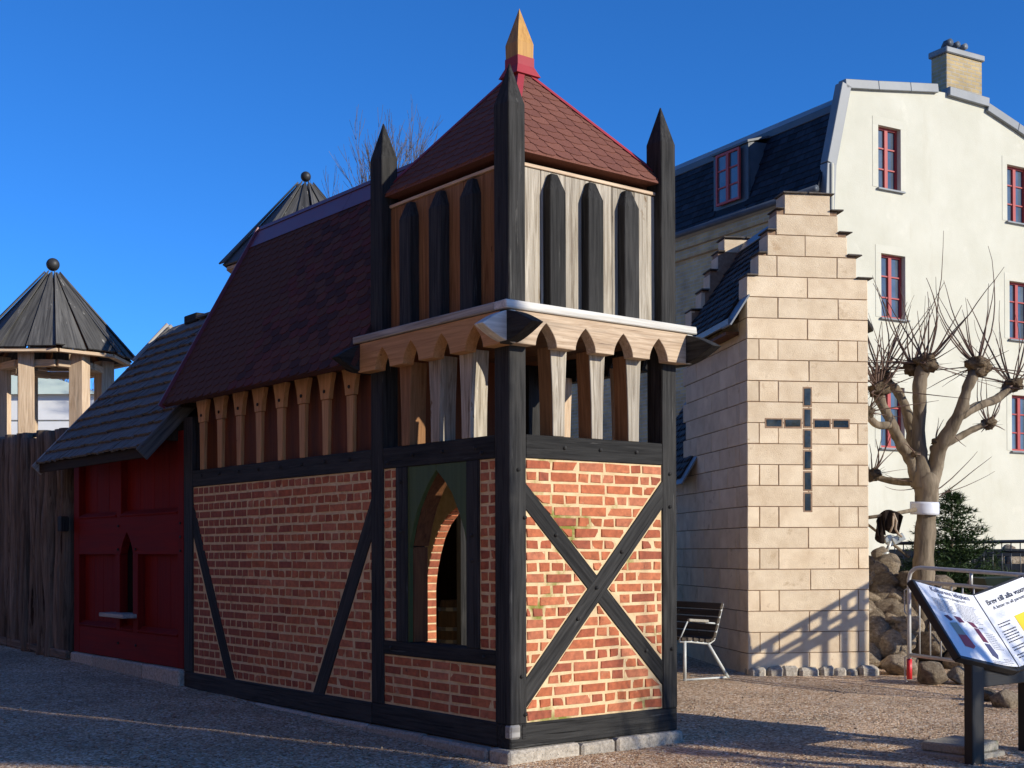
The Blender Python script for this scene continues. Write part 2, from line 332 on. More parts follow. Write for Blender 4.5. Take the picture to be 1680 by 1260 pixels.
    white=surf('white_sheeting', (.74, .74, .72), (.80, .80, .78), (1, 1, 1), 2, .6, .05, 9, .004, 0, spec=.3),
    palegreen=surf('pale_green_roof_sheet', (.52, .62, .54), (.60, .68, .60), (1, 1, 1), 2, .5, .05, 9, .004, 0, spec=.3),
    ball=surf('black_ball_finial', (.015, .015, .016), (.04, .04, .04), (1, 1, 1), 7, .5, .2, 40, .003, 0, spec=.4),
    roofboard=surf('tarred_roof_board', (.035, .034, .033), (.13, .125, .115), GR, 1.2, .72, .55, 2.6, .004, .2, spec=.3, dist=.7,
                   spots=[((.30, .29, .26), 1.4, .66, .07, (12, 12, 3))]),
    cloth=surf('dark_brown_cloth', (.010, .007, .006), (.026, .018, .014), (1, 1, 1), 8, .95, .4, 90, .004, 0, spec=.05),
    strap=surf('tan_strap', (.30, .22, .15), (.42, .33, .24), (1, 1, 1), 8, .8, .2, 60, .002, 0),
    alu=surf('cast_alloy', (.42, .43, .38), (.58, .58, .52), (1, 1, 1), 8, .4, .15, 30, .003, 0, spec=.5, metal=.4),
    band=surf('white_trunk_guard', (.62, .63, .66), (.74, .75, .78), (1, 1, 1), 3, .32, .06, 9, .003, 0, spec=.5),
    barrow=surf('dark_green_tray', (.010, .022, .016), (.02, .034, .025), (1, 1, 1), 5, .45, .1, 20, .003, 0, spec=.4),
    rubber=surf('black_rubber', (.01, .01, .01), (.02, .02, .02), (1, 1, 1), 5, .8, .2, 30, .003, 0),
    tarp=surf('dark_board_fence', (.012, .016, .024), (.028, .034, .045), GR, 1.2, .7, .3, 3, .003, .1, spec=.2),
    soil=surf('dark_soil', (.03, .024, .018), (.085, .066, .048), (1, 1, 1), 6, .95, .9, 40, .03, 0, spec=.08),
    ice=surf('thin_old_snow', (.55, .57, .62), (.72, .74, .78), (1, 1, 1), 30, .6, .6, 90, .006, 0, spec=.3),
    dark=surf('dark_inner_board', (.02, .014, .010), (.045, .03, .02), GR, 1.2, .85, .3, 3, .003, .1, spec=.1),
)
def ybrick():
    m = bpy.data.materials.new('yellow_brick'); m.use_nodes = True; nt = m.node_tree; N = nt.nodes; b = N['Principled BSDF']
    tc = N.new('ShaderNodeTexCoord'); sx = N.new('ShaderNodeSeparateXYZ'); cx = N.new('ShaderNodeCombineXYZ'); ad = N.new('ShaderNodeMath')
    lk(nt, tc.outputs['Object'], sx.inputs[0]); lk(nt, sx.outputs[0], ad.inputs[0]); lk(nt, sx.outputs[1], ad.inputs[1]); lk(nt, ad.outputs[0], cx.inputs[0]); lk(nt, sx.outputs[2], cx.inputs[1])
    br = N.new('ShaderNodeTexBrick'); lk(nt, cx.outputs[0], br.inputs['Vector']); br.inputs['Scale'].default_value = 1.; br.inputs['Brick Width'].default_value = .26; br.inputs['Row Height'].default_value = .085; br.inputs['Mortar Size'].default_value = .012
    br.inputs['Color1'].default_value = (.44, .33, .16, 1); br.inputs['Color2'].default_value = (.31, .24, .13, 1); br.inputs['Mortar'].default_value = (.36, .32, .25, 1); br.inputs['Bias'].default_value = -.2
    n = N.new('ShaderNodeTexNoise'); n.inputs['Scale'].default_value = 2.2; n.inputs['Detail'].default_value = 8; lk(nt, tc.outputs['Object'], n.inputs['Vector'])
    mx = N.new('ShaderNodeMix'); mx.data_type = 'RGBA'; mx.blend_type = 'MULTIPLY'; mx.inputs[0].default_value = .7; lk(nt, br.outputs[0], mx.inputs[6]); lk(nt, n.outputs[0], mx.inputs[7])
    g = N.new('ShaderNodeVectorMath'); g.operation = 'SCALE'; g.inputs['Scale'].default_value = 1.6; lk(nt, mx.outputs[2], g.inputs[0]); lk(nt, g.outputs[0], b.inputs['Base Color'])
    bp = N.new('ShaderNodeBump'); bp.inputs['Strength'].default_value = .6; bp.inputs['Distance'].default_value = .01; bp.invert = True; lk(nt, br.outputs['Fac'], bp.inputs['Height']); lk(nt, bp.outputs[0], b.inputs['Normal']); b.inputs['Roughness'].default_value = .9
    return m
M['ybrick'] = ybrick()
def gravel():
    m = bpy.data.materials.new('red_brown_gravel'); m.use_nodes = True; nt = m.node_tree; N = nt.nodes; b = N['Principled BSDF']
    tc = N.new('ShaderNodeTexCoord'); co = tc.outputs['Object']
    vo = N.new('ShaderNodeTexVoronoi'); vo.inputs['Scale'].default_value = 56; vo.inputs['Randomness'].default_value = 1; lk(nt, co, vo.inputs['Vector'])
    vo2 = N.new('ShaderNodeTexVoronoi'); vo2.inputs['Scale'].default_value = 150; lk(nt, co, vo2.inputs['Vector'])
    sp = N.new('ShaderNodeSeparateColor'); lk(nt, vo.outputs['Color'], sp.inputs[0])
    r = N.new('ShaderNodeValToRGB'); e = r.color_ramp.elements
    for _ in range(4): e.new(.5)
    for i, (p, c) in enumerate(((0, (.19, .10, .055)), (.2, (.43, .265, .15)), (.45, (.60, .40, .24)), (.7, (.71, .50, .32)), (.88, (.82, .64, .45)), (1, (.90, .80, .64)))): e[i].position = p; e[i].color = (*c, 1)
    lk(nt, sp.outputs[0], r.inputs[0])
    n = N.new('ShaderNodeTexNoise'); n.inputs['Scale'].default_value = .9; n.inputs['Detail'].default_value = 7; n.inputs['Roughness'].default_value = .65; lk(nt, co, n.inputs['Vector'])
    r2 = N.new('ShaderNodeMapRange'); r2.inputs[1].default_value = .3; r2.inputs[2].default_value = .7; r2.inputs[3].default_value = .62; r2.inputs[4].default_value = 1.12; lk(nt, n.outputs[0], r2.inputs[0])
    g = N.new('ShaderNodeVectorMath'); g.operation = 'SCALE'; lk(nt, r.outputs[0], g.inputs[0]); lk(nt, r2.outputs[0], g.inputs['Scale']); lk(nt, g.outputs[0], b.inputs['Base Color'])
    ad = N.new('ShaderNodeMath'); ad.operation = 'MULTIPLY_ADD'; ad.inputs[1].default_value = .35; lk(nt, vo2.outputs['Distance'], ad.inputs[0]); lk(nt, vo.outputs['Distance'], ad.inputs[2])
    bp = N.new('ShaderNodeBump'); bp.invert = True; bp.inputs['Strength'].default_value = 1; bp.inputs['Distance'].default_value = .012; lk(nt, ad.outputs[0], bp.inputs['Height'])
    bp2 = N.new('ShaderNodeBump'); bp2.inputs['Strength'].default_value = .5; bp2.inputs['Distance'].default_value = .06
    n4 = N.new('ShaderNodeTexNoise'); n4.inputs['Scale'].default_value = 5; n4.inputs['Detail'].default_value = 5; lk(nt, co, n4.inputs['Vector']); lk(nt, n4.outputs[0], bp2.inputs['Height']); lk(nt, bp2.outputs[0], bp.inputs['Normal'])
    lk(nt, bp.outputs[0], b.inputs['Normal']); b.inputs['Roughness'].default_value = .92; b.inputs['Specular IOR Level'].default_value = .15
    return m
M['gravel'] = gravel()
# ================================================================== the ground
def axis(lo, hi, near, step):
    out = []; v = near[0]
    while v <= near[1]+1e-6: out.append(v); v += step
    d = step
    while out[0] > lo: d *= 1.5; out.insert(0, max(lo, out[0]-d))
    d = step
    while out[-1] < hi: d *= 1.5; out.append(min(hi, out[-1]+d))
    return out
xs = axis(-600, 600, (-7., 12.), .25); ys = axis(-600, 600, (-8., 14.), .25)
gv = []; gf = []
for y in ys:
    for x in xs:
        k = 1. if (-8 < x < 13 and -9 < y < 15) else 0.
        gv.append((x, y, gz(x, y) + k*.012*noise.noise((x*1.3, y*1.3, 0)) + k*.006*noise.noise((x*4, y*4, 3))))
nx = len(xs)
for j in range(len(ys)-1):
    for i in range(nx-1): gf.append((j*nx+i, j*nx+i+1, (j+1)*nx+i+1, (j+1)*nx+i))
kind(mobj('ground', gv, gf, M['gravel'], smooth=True, M=Matrix()), 'structure')

# ================================================================== bricks
CO = .08
def lay(parent, regions, O, ux, uy, z0, z1, a0, a1, mat, mode='english', phase=0, sink=None):
    """courses of bricks in plane (O,ux,uy), clipped to the convex regions; returns list of (obj) or fills sink with polys"""
    n = int(round((z1-z0)/CO)); h = (z1-z0)/n; J = .021; made = []
    for c in range(n):
        zb = z0 + c*h + J/2; zt = z0+(c+1)*h - J/2; a = a0 - R.uniform(0, .02)
        if mode == 'english': kinds = ['S'] if (c+phase) % 2 else ['H']
        elif mode == 'header': kinds = ['H']
        else: kinds = [['S'], ['S', 'H', 'H'], ['S', 'S', 'H'], ['H', 'H', 'H', 'S']][(c*3+phase) % 4] if c % 2 else ['S', 'S', 'S', 'S', 'H']
        if kinds == ['S'] and (c//2) % 2: a -= .12
        if mode == 'mixed': a -= R.choice((0, .06, .12))
        k = 0; sag = R.uniform(-.002, .002)
        while a < a1:
            L = (.255 if kinds[k % len(kinds)] == 'S' else .118) + R.uniform(-.006, .006); k += 1
            for rg in regions:
                p = cliprect(rg, a+J/2, zb+sag, a+L-J/2, zt+sag)
                if len(p) >= 3 and area(p) > .0011: made.append(p)
            a += L
    return made
def put_bricks(parent, polys, O, ux, uy, mat, limit=None, key=None):
    if key: polys = sorted(polys, key=key)
    first = polys if limit is None else polys[:limit]; rest = [] if limit is None else polys[limit:]
    for p in first: piece('brick', parent, p, O, ux, uy, R.uniform(.003, .006), .03, mat, .0042, .003)
    return rest
def panel(parent, name, regions, O, ux, uy, z0, z1, a0, a1, mode, mortar, limit=None, key=None, phase=0, back=.10):
    O = V(O); ux = V(ux); uy = V(uy); n = ux.cross(uy)
    bed = prism(name, parent, [(a0, z0), (a1, z0), (a1, z1), (a0, z1)], O - n*(back+.005), ux, uy, back, mortar, 0)
    regs = [inset(ccw(r), .010) for r in regions]
    polys = lay(bed, regs, O, ux, uy, z0+.004, z1-.004, a0, a1, M['brick'], mode, phase)
    rest = put_bricks(bed, polys, O, ux, uy, M['brick'], limit, key)
    if rest:
        mb = MB()
        for p in rest:
            vs, fs = piece_geo(p, .004, .03, .0025, .002); mb.add([O+ux*v[0]+uy*v[1]+n*v[2] for v in vs], fs)
        kind(mb.build('brick_infill', M['brick'], bed), 'stuff')
    return bed
def pegs(parent, pts, n, r=.016, mat=None):
    for p in pts:
        p = V(p); q = p + V(n)*.012; tube('peg', parent, [p - V(n)*.02, q], [r, r*.85], mat or M['black'], 7)
# ================================================================== timber tower
W, T, PW, PD, ZB, ZT = 1.623, 1.79, .148, .172, 2.014, 2.178
tower = thing('timber_tower', (W/2, T/2, 0), 'half-timbered brick tower with red pyramid roof and pointed black corner posts', 'tower')
X, Y, Z = V((1, 0, 0)), V((0, 1, 0)), V((0, 0, 1))
box('sill_beam', tower, (0, 0, 0), (W, .15, .174), M['black'], .01, 'x')
box('sill_beam', tower, (.003, .152, 0), (.15, T, .174), M['black'], .01, 'y')
box('sill_beam', tower, (W-.15, .152, 0), (W-.003, T, .12), M['black'], .01, 'y')
box('sill_beam', tower, (.152, T-.15, 0), (W-.152, T, .172), M['black'], .01, 'x')
box('sill_tenon', tower, (-.008, -.012, .07), (.085, .06, .168), M['grey'], .012, 'x')
box('sill_tenon', tower, (.095, -.006, .06), (.142, .06, .170), M['black'], .01, 'x')
def post(parent, x0, y0, w, d, z0, zs, zt, mat):
    hx, hy = w/2, d/2; L = zs-z0; j = lambda: R.uniform(-.003, .003)
    vs = [(-hx, -hy, 0), (hx, -hy, 0), (hx, hy, 0), (-hx, hy, 0), (-hx+j(), -hy+j(), L+j()*3), (hx+j(), -hy+j(), L+j()*3), (hx, hy, L), (-hx, hy, L), (j(), j(), zt-z0)]
    fs = [(3, 2, 1, 0), (0, 1, 5, 4), (1, 2, 6, 5), (2, 3, 7, 6), (3, 0, 4, 7), (4, 5, 8), (5, 6, 8), (6, 7, 8), (7, 4, 8)]
    o = mobj('corner_post', vs, fs, mat, parent, M=Matrix.Translation((x0+hx, y0+hy, z0)))
    b = o.modifiers.new('bevel', 'BEVEL'); b.width = .006; b.segments = 1; b.limit_method = 'ANGLE'
    return o
for x0, y0 in ((0, 0), (W-PW, 0), (0, T-PD), (W-PW, T-PD)): post(tower, x0, y0, PW, PD, .170, 4.475, 4.785, M['black'])
# mid beams
box('mid_beam', tower, (PW, .004, ZB), (W-PW, .15, ZT), M['black'], .006, 'x')
box('mid_beam', tower, (.004, PD, ZB), (.15, T-PD, ZT), M['black'], .006, 'y')
box('mid_beam', tower, (W-.15, PD, ZB), (W-.004, T-PD, ZT), M['black'], .006, 'y')
box('mid_beam', tower, (PW, T-.15, ZB), (W-PW, T-.004, ZT), M['black'], .006, 'x')
# front brick panel with its crossed braces
a0, a1, z0, z1 = PW, W-PW, .174, ZB
rect = [(a0, z0), (a1, z0), (a1, z1), (a0, z1)]
Au, Al = ((.142, 1.835), (1.484, .538)), ((.141, 1.679), (1.483, .326))
Bu, Bl = ((.163, .50), (1.475, 1.90)), ((.162, .29), (1.474, 1.679))
def above(p, ln): return clip(p, ln[0], ln[1])
def below(p, ln): return clip(p, ln[1], ln[0])
regs = [above(above(rect, Au), Bu), below(below(rect, Al), Bl), above(below(rect, Al), Bu), below(above(rect, Au), Bl)]
panel(tower, 'brick_panel', regs, (0, .012, 0), X, Z, z0, z1, a0, a1, 'mixed', M['mossmortar'])
beam('brace', tower, (.06, .074, 1.838), (1.56, .074, .357), .132, .13, (0, -1, 0) if False else V((1, 0, 1)), M['black'], .005)
beam('brace', tower, (.06, .070, .285), (1.56, .070, 1.88), .142, .13, V((-1, 0, 1)), M['black'], .005)
pegs(tower, [(.075, 0, 1.93), (.13, 0, 1.6), (.10, 0, .50), (.13, 0, .235), (1.545, 0, 1.95), (1.545, 0, 1.70), (1.56, 0, .62), (.50, .004, 2.10), (.84, .004, 2.10), (1.20, .004, 2.10),
             (.80, .004, 1.10), (1.05, .004, 1.36), (.42, .008, 1.48), (1.3, .008, .62), (.62, .004, .88)], (0, -1, 0))
# left face: window, side strips, bottom panel
LX, LU = V((.012, 0, 0)), V((0, -1, 0))                    # plane towards -x, a = -y
def lrect(y0, y1, z0, z1): return [(-y1, z0), (-y0, z0), (-y0, z1), (-y1, z1)]
zl0, zl1 = .565, .672                                       # beam under the window
box('window_sill_beam', tower, (.003, PD, zl0), (.16, T-PD, zl1), M['black'], .006, 'y')
panel(tower, 'brick_panel', [lrect(PD, T-PD, .174, zl0)], LX, LU, Z, .174, zl0, -(T-PD), -PD, 'mixed', M['mortar'], phase=1)
box('window_post', tower, (.002, 1.283, zl1), (.175, 1.438, ZB), M['black'], .006)
box('window_post', tower, (.002, .363, zl1), (.175, .515, ZB), M['black'], .006)
panel(tower, 'brick_panel', [lrect(1.438, T-PD, zl1, ZB)], LX, LU, Z, zl1, ZB, -(T-PD), -1.438, 'header', M['mortar'])
panel(tower, 'brick_panel', [lrect(PD, .363, zl1, ZB)], LX, LU, Z, zl1, ZB, -.363, -PD, 'header', M['mortar'])
archL = [(1.262, 1.395), (1.206, 1.56), (1.146, 1.691), (1.064, 1.806), (.985, 1.895), (.903, 1.971)]
archR = [(.519, 1.398), (.554, 1.524), (.618, 1.651), (.704, 1.793), (.80, 1.89), (.902, 1.971)]
gl = [(-1.283, zl1), (-1.266, zl1)] + [(-y, z) for y, z in archL] + [(-.9035, ZB), (-1.283, ZB)]
gr_ = [(-.515, zl1), (-.515, ZB), (-.9005, ZB)] + [(-y, z) for y, z in archR[::-1]] + [(-.519, zl1)]
for p in (gl, gr_): prism('arch_board', tower, p, (.05, 0, 0), LU, Z, .036, M['green'], .003)
rv = [(y-.004*(1 if y > .9 else -1), z+.012) for y, z in archL] + [(y+.004, z+.012) for y, z in archR[::-1][1:]]
mb = MB(); m = len(rv)
for y, z in rv: mb.v += [V((.052, y, z)), V((.19, y, z)), V((.19, y*1.0, z+.03)), V((.052, y, z+.03))]
for i in range(m-1):
    for k in range(4): mb.f.append([i*4+k, i*4+(k+1) % 4, (i+1)*4+(k+1) % 4, (i+1)*4+k])
mb.build('arch_lining', M['brown'], tower)
box('jamb_lining', tower, (.052, 1.262, zl1), (.185, 1.281, 1.40), M['brown'], .003)
box('jamb_lining', tower, (.052, .517, zl1), (.185, .536-.02+.003, 1.40), M['brown'], .001)
pegs(tower, [(.003, y, z) for y, z in ((1.36, 1.52), (1.36, 1.9), (.44, 1.48), (.44, 1.30), (1.5, .62), (.3, .62), (1.2, 2.1), (.8, 2.1), (.4, 2.1), (.32, 2.06), (1.55, 2.06))], (-1, 0, 0))
# arcade
def colonette(parent, O, ux, w0, w1, zb, zt, depth, mat):
    P = [(-w0/2, zb), (w0/2, zb)]; n = 5
    prof = [(w0 + (w1-w0)*(i/n)**1.7, zb+(zt-zb)*i/n) for i in range(n+1)]
    poly = [(a/2, b) for a, b in prof] + [(-a/2, b) for a, b in prof[::-1]]
    return prism('colonette', parent, poly, O, ux, Z, depth, mat, .003)
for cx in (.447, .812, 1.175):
    colonette(tower, (cx, .152, 0), X, .105, .152, ZT, 2.81, .138, M['warmbrown'])  # darker core paints shade on the unlit sides; pale front paints the sunlit face
    o = colonette(tower, (cx, .0135, 0), X, .105, .152, ZT, 2.81, .0125, M['pale']); o.name = 'colonette_lit_face'
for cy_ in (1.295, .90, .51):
    colonette(tower, (.152, cy_, 0), -Y, .108, .165, ZT, 2.81, .15, M['warmbrown' if cy_ > 1 else 'pale'])  # pale where sun strikes the sides, brown where shaded; light put into the colour
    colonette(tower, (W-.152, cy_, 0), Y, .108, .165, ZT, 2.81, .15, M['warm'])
for i in range(9): box('back_board', tower, (.152+i*.146, T-.10, ZT), (.152+i*.146+.143, T-.07, 2.98), M['redwood'], .002)
for i in range(8): box('ceiling_board', tower, (.06+i*.188, .06, 2.955), (.06+i*.188+.184, T-.06, 2.985), M['brown'], .002, 'y')
# eaves ring: four beams crossing at the corners with pointed ends
zf0, zf1 = 2.783, 3.010
def fascia(parent, O, ux, L0, L1, centres, hw, tip0, tip1, dz, mat, end=None):
    end = end or M['black']
    top = [(tip0, 2.893)] ; k = 6
    for i in range(1, k+1): u = i/k; top.append((tip0+(L0-tip0)*u, 2.893+(zf1-2.893)*math.sin(u*math.pi/2)))
    for i in range(k, -1, -1): u = i/k; top.append((tip1+(L1-tip1)*u, 2.893+(zf1-2.893)*math.sin(u*math.pi/2)))
    bot = []
    for i in range(1, k+1): u = i/k; bot.append((tip0+(L0-tip0)*u, 2.893-(2.893-zf0)*math.sin(u*math.pi/2)))
    for c in centres:
        bot += [(c-hw*(1-(i/7)**1.9), zf0+.163*(i/7)) for i in range(8)] + [(c+hw*(1-(i/7)**1.9), zf0+.163*(i/7)) for i in range(6, -1, -1)]
    for i in range(k, 0, -1): u = i/k; bot.append((tip1+(L1-tip1)*u, 2.893-(2.893-zf0)*math.sin(u*math.pi/2)))
    lo, hi = L0, L1
    body = [(lo, zf0)] + [q for q in bot if lo < q[0] < hi] + [(hi, zf0), (hi, zf1), (lo, zf1)]
    o = prism('eaves_beam', parent, [(a, b+dz) for a, b in body], O, ux, Z, .10, mat, .003, grain='x')
    for tp, L_ in ((tip0, L0), (tip1, L1)):
        e = [(tp, 2.893)] + [(tp+(L_-tp)*i/k, 2.893+(zf1-2.893)*math.sin(i/k*math.pi/2)) for i in range(1, k+1)] + [(tp+(L_-tp)*i/k, 2.893-(2.893-zf0)*math.sin(i/k*math.pi/2)) for i in range(k, 0, -1)]
        prism('beam_end', parent, [(a, b+dz) for a, b in e], O, ux, Z, .10, end, .004, grain='x')
    return o
fascia(tower, (0, 0, 0), X, -.02, W+.02, (.25, .613, .979, 1.338), .094, -.305, W+.305, 0, M['warm'], M['bleached_lit'])
fascia(tower, (0, T+.1, 0), X, -.02, W+.02, (), .1, -.305, W+.305, 0, M['black'])
fascia(tower, (0, 0, 0), LU, -T-.02, .02, (-1.463, -1.069, -.67, -.275), .105, -T-.36, .375, -.0025, M['orange'])
fascia(tower, (W+.1, 0, 0), LU, -T-.02, .02, (-1.463, -1.069, -.67, -.275), .105, -T-.36, .375, -.0025, M['black'])
# pointed ends above paint in the light: pale where lit, black where unlit
box('eaves_cap', tower, (-.118, -.118, 3.013), (W+.105, .02, 3.071), M['bleached_lit'], .006, 'x', .002)  # paler than the side caps: sun on the front put into the tone
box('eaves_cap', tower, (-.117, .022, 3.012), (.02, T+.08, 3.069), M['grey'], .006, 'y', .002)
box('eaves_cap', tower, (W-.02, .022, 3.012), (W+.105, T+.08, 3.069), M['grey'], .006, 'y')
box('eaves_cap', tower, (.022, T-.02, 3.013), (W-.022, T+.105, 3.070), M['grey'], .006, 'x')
# belfry: pale planks behind dark pointed slats
zp0, zp1 = 3.03, 4.070
def planks(p0, u, n, L, cnt, th, mat):
    for i in range(cnt):
        w_ = L/cnt; c = p0 + u*(w_*(i+.5)); zt = zp1 + R.uniform(-.006, .004)
        beam('plank', tower, V((c.x, c.y, zp0)), V((c.x, c.y, zt)), w_-.004, th, u, mat, .003, .001)
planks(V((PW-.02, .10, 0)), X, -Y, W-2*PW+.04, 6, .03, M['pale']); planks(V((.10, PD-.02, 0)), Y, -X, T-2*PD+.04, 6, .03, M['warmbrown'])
planks(V((PW-.02, T-.10, 0)), X, Y, W-2*PW+.04, 6, .03, M['pale']); planks(V((W-.10, PD-.02, 0)), Y, X, T-2*PD+.04, 6, .03, M['pale'])
box('plank_rail', tower, (PW, .070, 4.072), (W-PW, .125, 4.096), M['warm'], .003, 'x'); box('plank_rail', tower, (.070, PD, 4.072), (.125, T-PD, 4.096), M['warm'], .003, 'y')
box('shadow_board', tower, (PW, .20, 4.02), (W-PW, .22, 4.16), M['dark'], .002, 'x'); box('shadow_board', tower, (.20, PD, 4.02), (.22, T-PD, 4.16), M['dark'], .002, 'y')  # dark strips painting in the shade under the eaves
def slat(c, u, n, w_, d, zs, zt):
    """square picket, front on the tower face, tip chamfered back to the planks; c = front centre"""
    h = w_/2; z0_ = 3.06; vs = []
    for s_ in (-1, 1):
        for (q, zz) in ((0, z0_), (d, z0_), (0, zs), (d, zs+.02)): vs.append(c + u*(s_*h) - n*q + Z*zz)
    top = [c + u*(s_*h*.42) - n*(d*qq) + Z*zt for s_ in (-1, 1) for qq in (.45, 1.)]
    vs += top
    fs = [(0, 4, 6, 2), (4, 5, 7, 6), (5, 1, 3, 7), (1, 0, 2, 3), (2, 6, 10, 8), (6, 7, 11, 10), (7, 3, 9, 11), (3, 2, 8, 9), (8, 10, 11, 9), (0, 1, 5, 4)]
    vs = [V(v) for v in vs]; cc = sum(vs, V())/len(vs)
    o = mobj('slat', [v-cc for v in vs], fs, M['black'], tower, M=Matrix.Translation(cc))
    bm = bmesh.new(); bm.from_mesh(o.data); bmesh.ops.recalc_face_normals(bm, faces=bm.faces); bm.to_mesh(o.data); bm.free()
    b = o.modifiers.new('bevel', 'BEVEL'); b.width = .005; b.segments = 1; b.limit_method = 'ANGLE'
for c in (.448, .809, 1.168):
    slat(V((c, .004, 0)), X, -Y, .148, .083, 3.92, 4.05); slat(V((c, T-.004, 0)), X, Y, .148, .083, 3.92, 4.05)
for c in (1.302, .902, .508):
    slat(V((.004, c, 0)), Y, -X, .158, .083, 3.92, 4.05); slat(V((W-.004, c, 0)), Y, X, .158, .083, 3.92, 4.05)
# pyramid roof with felt tabs
def tabs(parent, O, e, n_up, width_at, L, pitch, tw, mat, name='felt_tab', limit=None, key=None):
    """rows of rounded tabs; e = along eave, n_up = up slope unit; width_at(s)->(a0,a1)"""
    O = V(O); n = V(e).cross(V(n_up)); polys = []; rows = int(L/pitch)
    for r_ in range(rows):
        s0 = r_*pitch; lo, hi = width_at(s0+pitch*.5); lo2, hi2 = width_at(min(L, s0+pitch*1.25))
        a = lo - tw*(1 if r_ % 2 else .5)
        while a < hi:
            p = [(a+.004, s0+pitch*1.30), (a+.003, s0+.030), (a+tw*.16, s0+.010), (a+tw*.36, s0), (a+tw*.64, s0), (a+tw*.84, s0+.010), (a+tw-.003, s0+.030), (a+tw-.004, s0+pitch*1.30)]
            lA, hA = width_at(s0); lB, hB = width_at(min(L, s0+pitch*1.3))
            p = clip(clip(ccw(p), (hA, s0), (hB, s0+pitch*1.3)), (lB, s0+pitch*1.3), (lA, s0))
            if len(p) >= 3 and area(p) > .0015: polys.append((p, r_))
            a += tw
    if key: polys.sort(key=key)
    def geo(p, r_):
        vs = []; m_ = len(p); s0 = min(b for a, b in p)
        for a, b in p: h = .0075 - .0075*(b-s0)/(pitch*1.3); vs.append(O + V(e)*a + V(n_up)*b + n*(h+.003))
        for a, b in p: vs.append(O + V(e)*a + V(n_up)*b + n*(-.002))
        return vs, [list(range(m_))] + [[i, m_+i, m_+(i+1) % m_, (i+1) % m_] for i in range(m_)]
    lim = len(polys) if limit is None else limit
    for p, r_ in polys[:lim]: vs, fs = geo(p, r_); mobj(name, vs, fs, mat, parent)
    if polys[lim:]:
        mb = MB()
        for p, r_ in polys[lim:]: mb.add(*geo(p, r_))
        kind(mb.build('felt_tab_field', mat, parent), 'stuff')
ap = V((W/2, T/2, 5.14)); ze = 4.168; ov = -.03
B = [V((-ov, -ov, ze)), V((W+ov, -ov, ze)), V((W+ov, T+ov, ze)), V((-ov, T+ov, ze))]
Bl_ = [b-Z*.012 for b in B]
roof = mobj('roof', B+[ap]+Bl_, [(0, 1, 4), (1, 2, 4), (2, 3, 4), (3, 0, 4), (1, 0, 5, 6), (2, 1, 6, 7), (3, 2, 7, 8), (0, 3, 8, 5), (5, 8, 7, 6)], M['felt'], tower)
for i, full in ((0, 1), (3, 1)):
    p, q = B[i], B[(i+1) % 4]; e = (q-p).normalized(); L = (q-p).length; mid = (p+q)/2; up = (ap-mid); SL = up.length; up.normalize()
    tabs(roof, p, e, up, lambda s, L=L, SL=SL: (L/2*s/SL, L-L/2*s/SL), SL-.06, .088, .165, M['felt'])
for i in range(4):
    d = (ap-B[i]); L = d.length; d.normalize(); out = V((-1 if i in (0, 3) else 1, -1 if i < 2 else 1, 0)).normalized(); nn = (out - d*out.dot(d)).normalized(); sd = d.cross(nn)
    p, q = B[i]+d*.03, ap-d*.02; vs = []
    for pt in (p, q): vs += [pt+sd*.045-nn*.012, pt+nn*.016, pt-sd*.045-nn*.012, pt-nn*.02]
    mobj('hip_flashing', vs, [(0, 1, 5, 4), (1, 2, 6, 5), (2, 3, 7, 6), (3, 0, 4, 7), (0, 3, 2, 1), (4, 5, 6, 7)], M['flash'], roof)
fx, fy = W/2, T/2
vs = [(fx+a*h, fy+b*h, z) for h, z in ((.118, 5.055), (.081, 5.135), (.081, 5.205)) for a, b in ((-1, -1), (1, -1), (1, 1), (-1, 1))]
fs = [(3, 2, 1, 0), (8, 9, 10, 11)] + [(k*4+i, k*4+(i+1) % 4, k*4+4+(i+1) % 4, k*4+4+i) for k in (0, 1) for i in range(4)]
mobj('finial_collar', vs, fs, M['flash'], roof)
vs = [(a*h, b*h, z) for h, z in ((.076, 0), (.078, .115)) for a, b in ((-1, -1), (1, -1), (1, 1), (-1, 1))] + [(0, 0, .405)]
o = mobj('finial', vs, [(3, 2, 1, 0), (0, 1, 5, 4), (1, 2, 6, 5), (2, 3, 7, 6), (3, 0, 4, 7), (4, 5, 8), (5, 6, 8), (6, 7, 8), (7, 4, 8)], M['ochre'], roof, M=Matrix.Translation((fx, fy, 5.20)))
# plinth stones
def plinth(parent, p0, p1, z0, z1, nrm, depth, cnt):
    p0 = V(p0); p1 = V(p1); u = (p1-p0).normalized(); L = (p1-p0).length; a = 0
    cuts = [0] + sorted(L*(i+R.uniform(-.25, .25))/cnt for i in range(1, cnt)) + [L]
    for a, b in zip(cuts, cuts[1:]):
        c = p0 + u*((a+b)/2) - V(nrm)*(depth/2 - R.uniform(.0, .012))
        beam('plinth_stone', parent, c+Z*z0, c+Z*(z1-R.uniform(.0, .004)), b-a-.012, depth, u, M['granite'], .018, .006)
plinth(tower, (-.06, -.05, 0), (W+.02, -.05, 0), -.30, -.002, (0, -1, 0), .24, 3); plinth(tower, (-.05, .20, 0), (-.05, T, 0), -.30, -.003, (-1, 0, 0), .22, 2)
plinth(tower, (W+.03, .2, 0), (W+.03, T, 0), -.30, -.003, (1, 0, 0), .22, 2)
box('floor_slab', tower, (.16, .16, -.25), (W-.16, T+.1, .02), M['concrete'], .01)
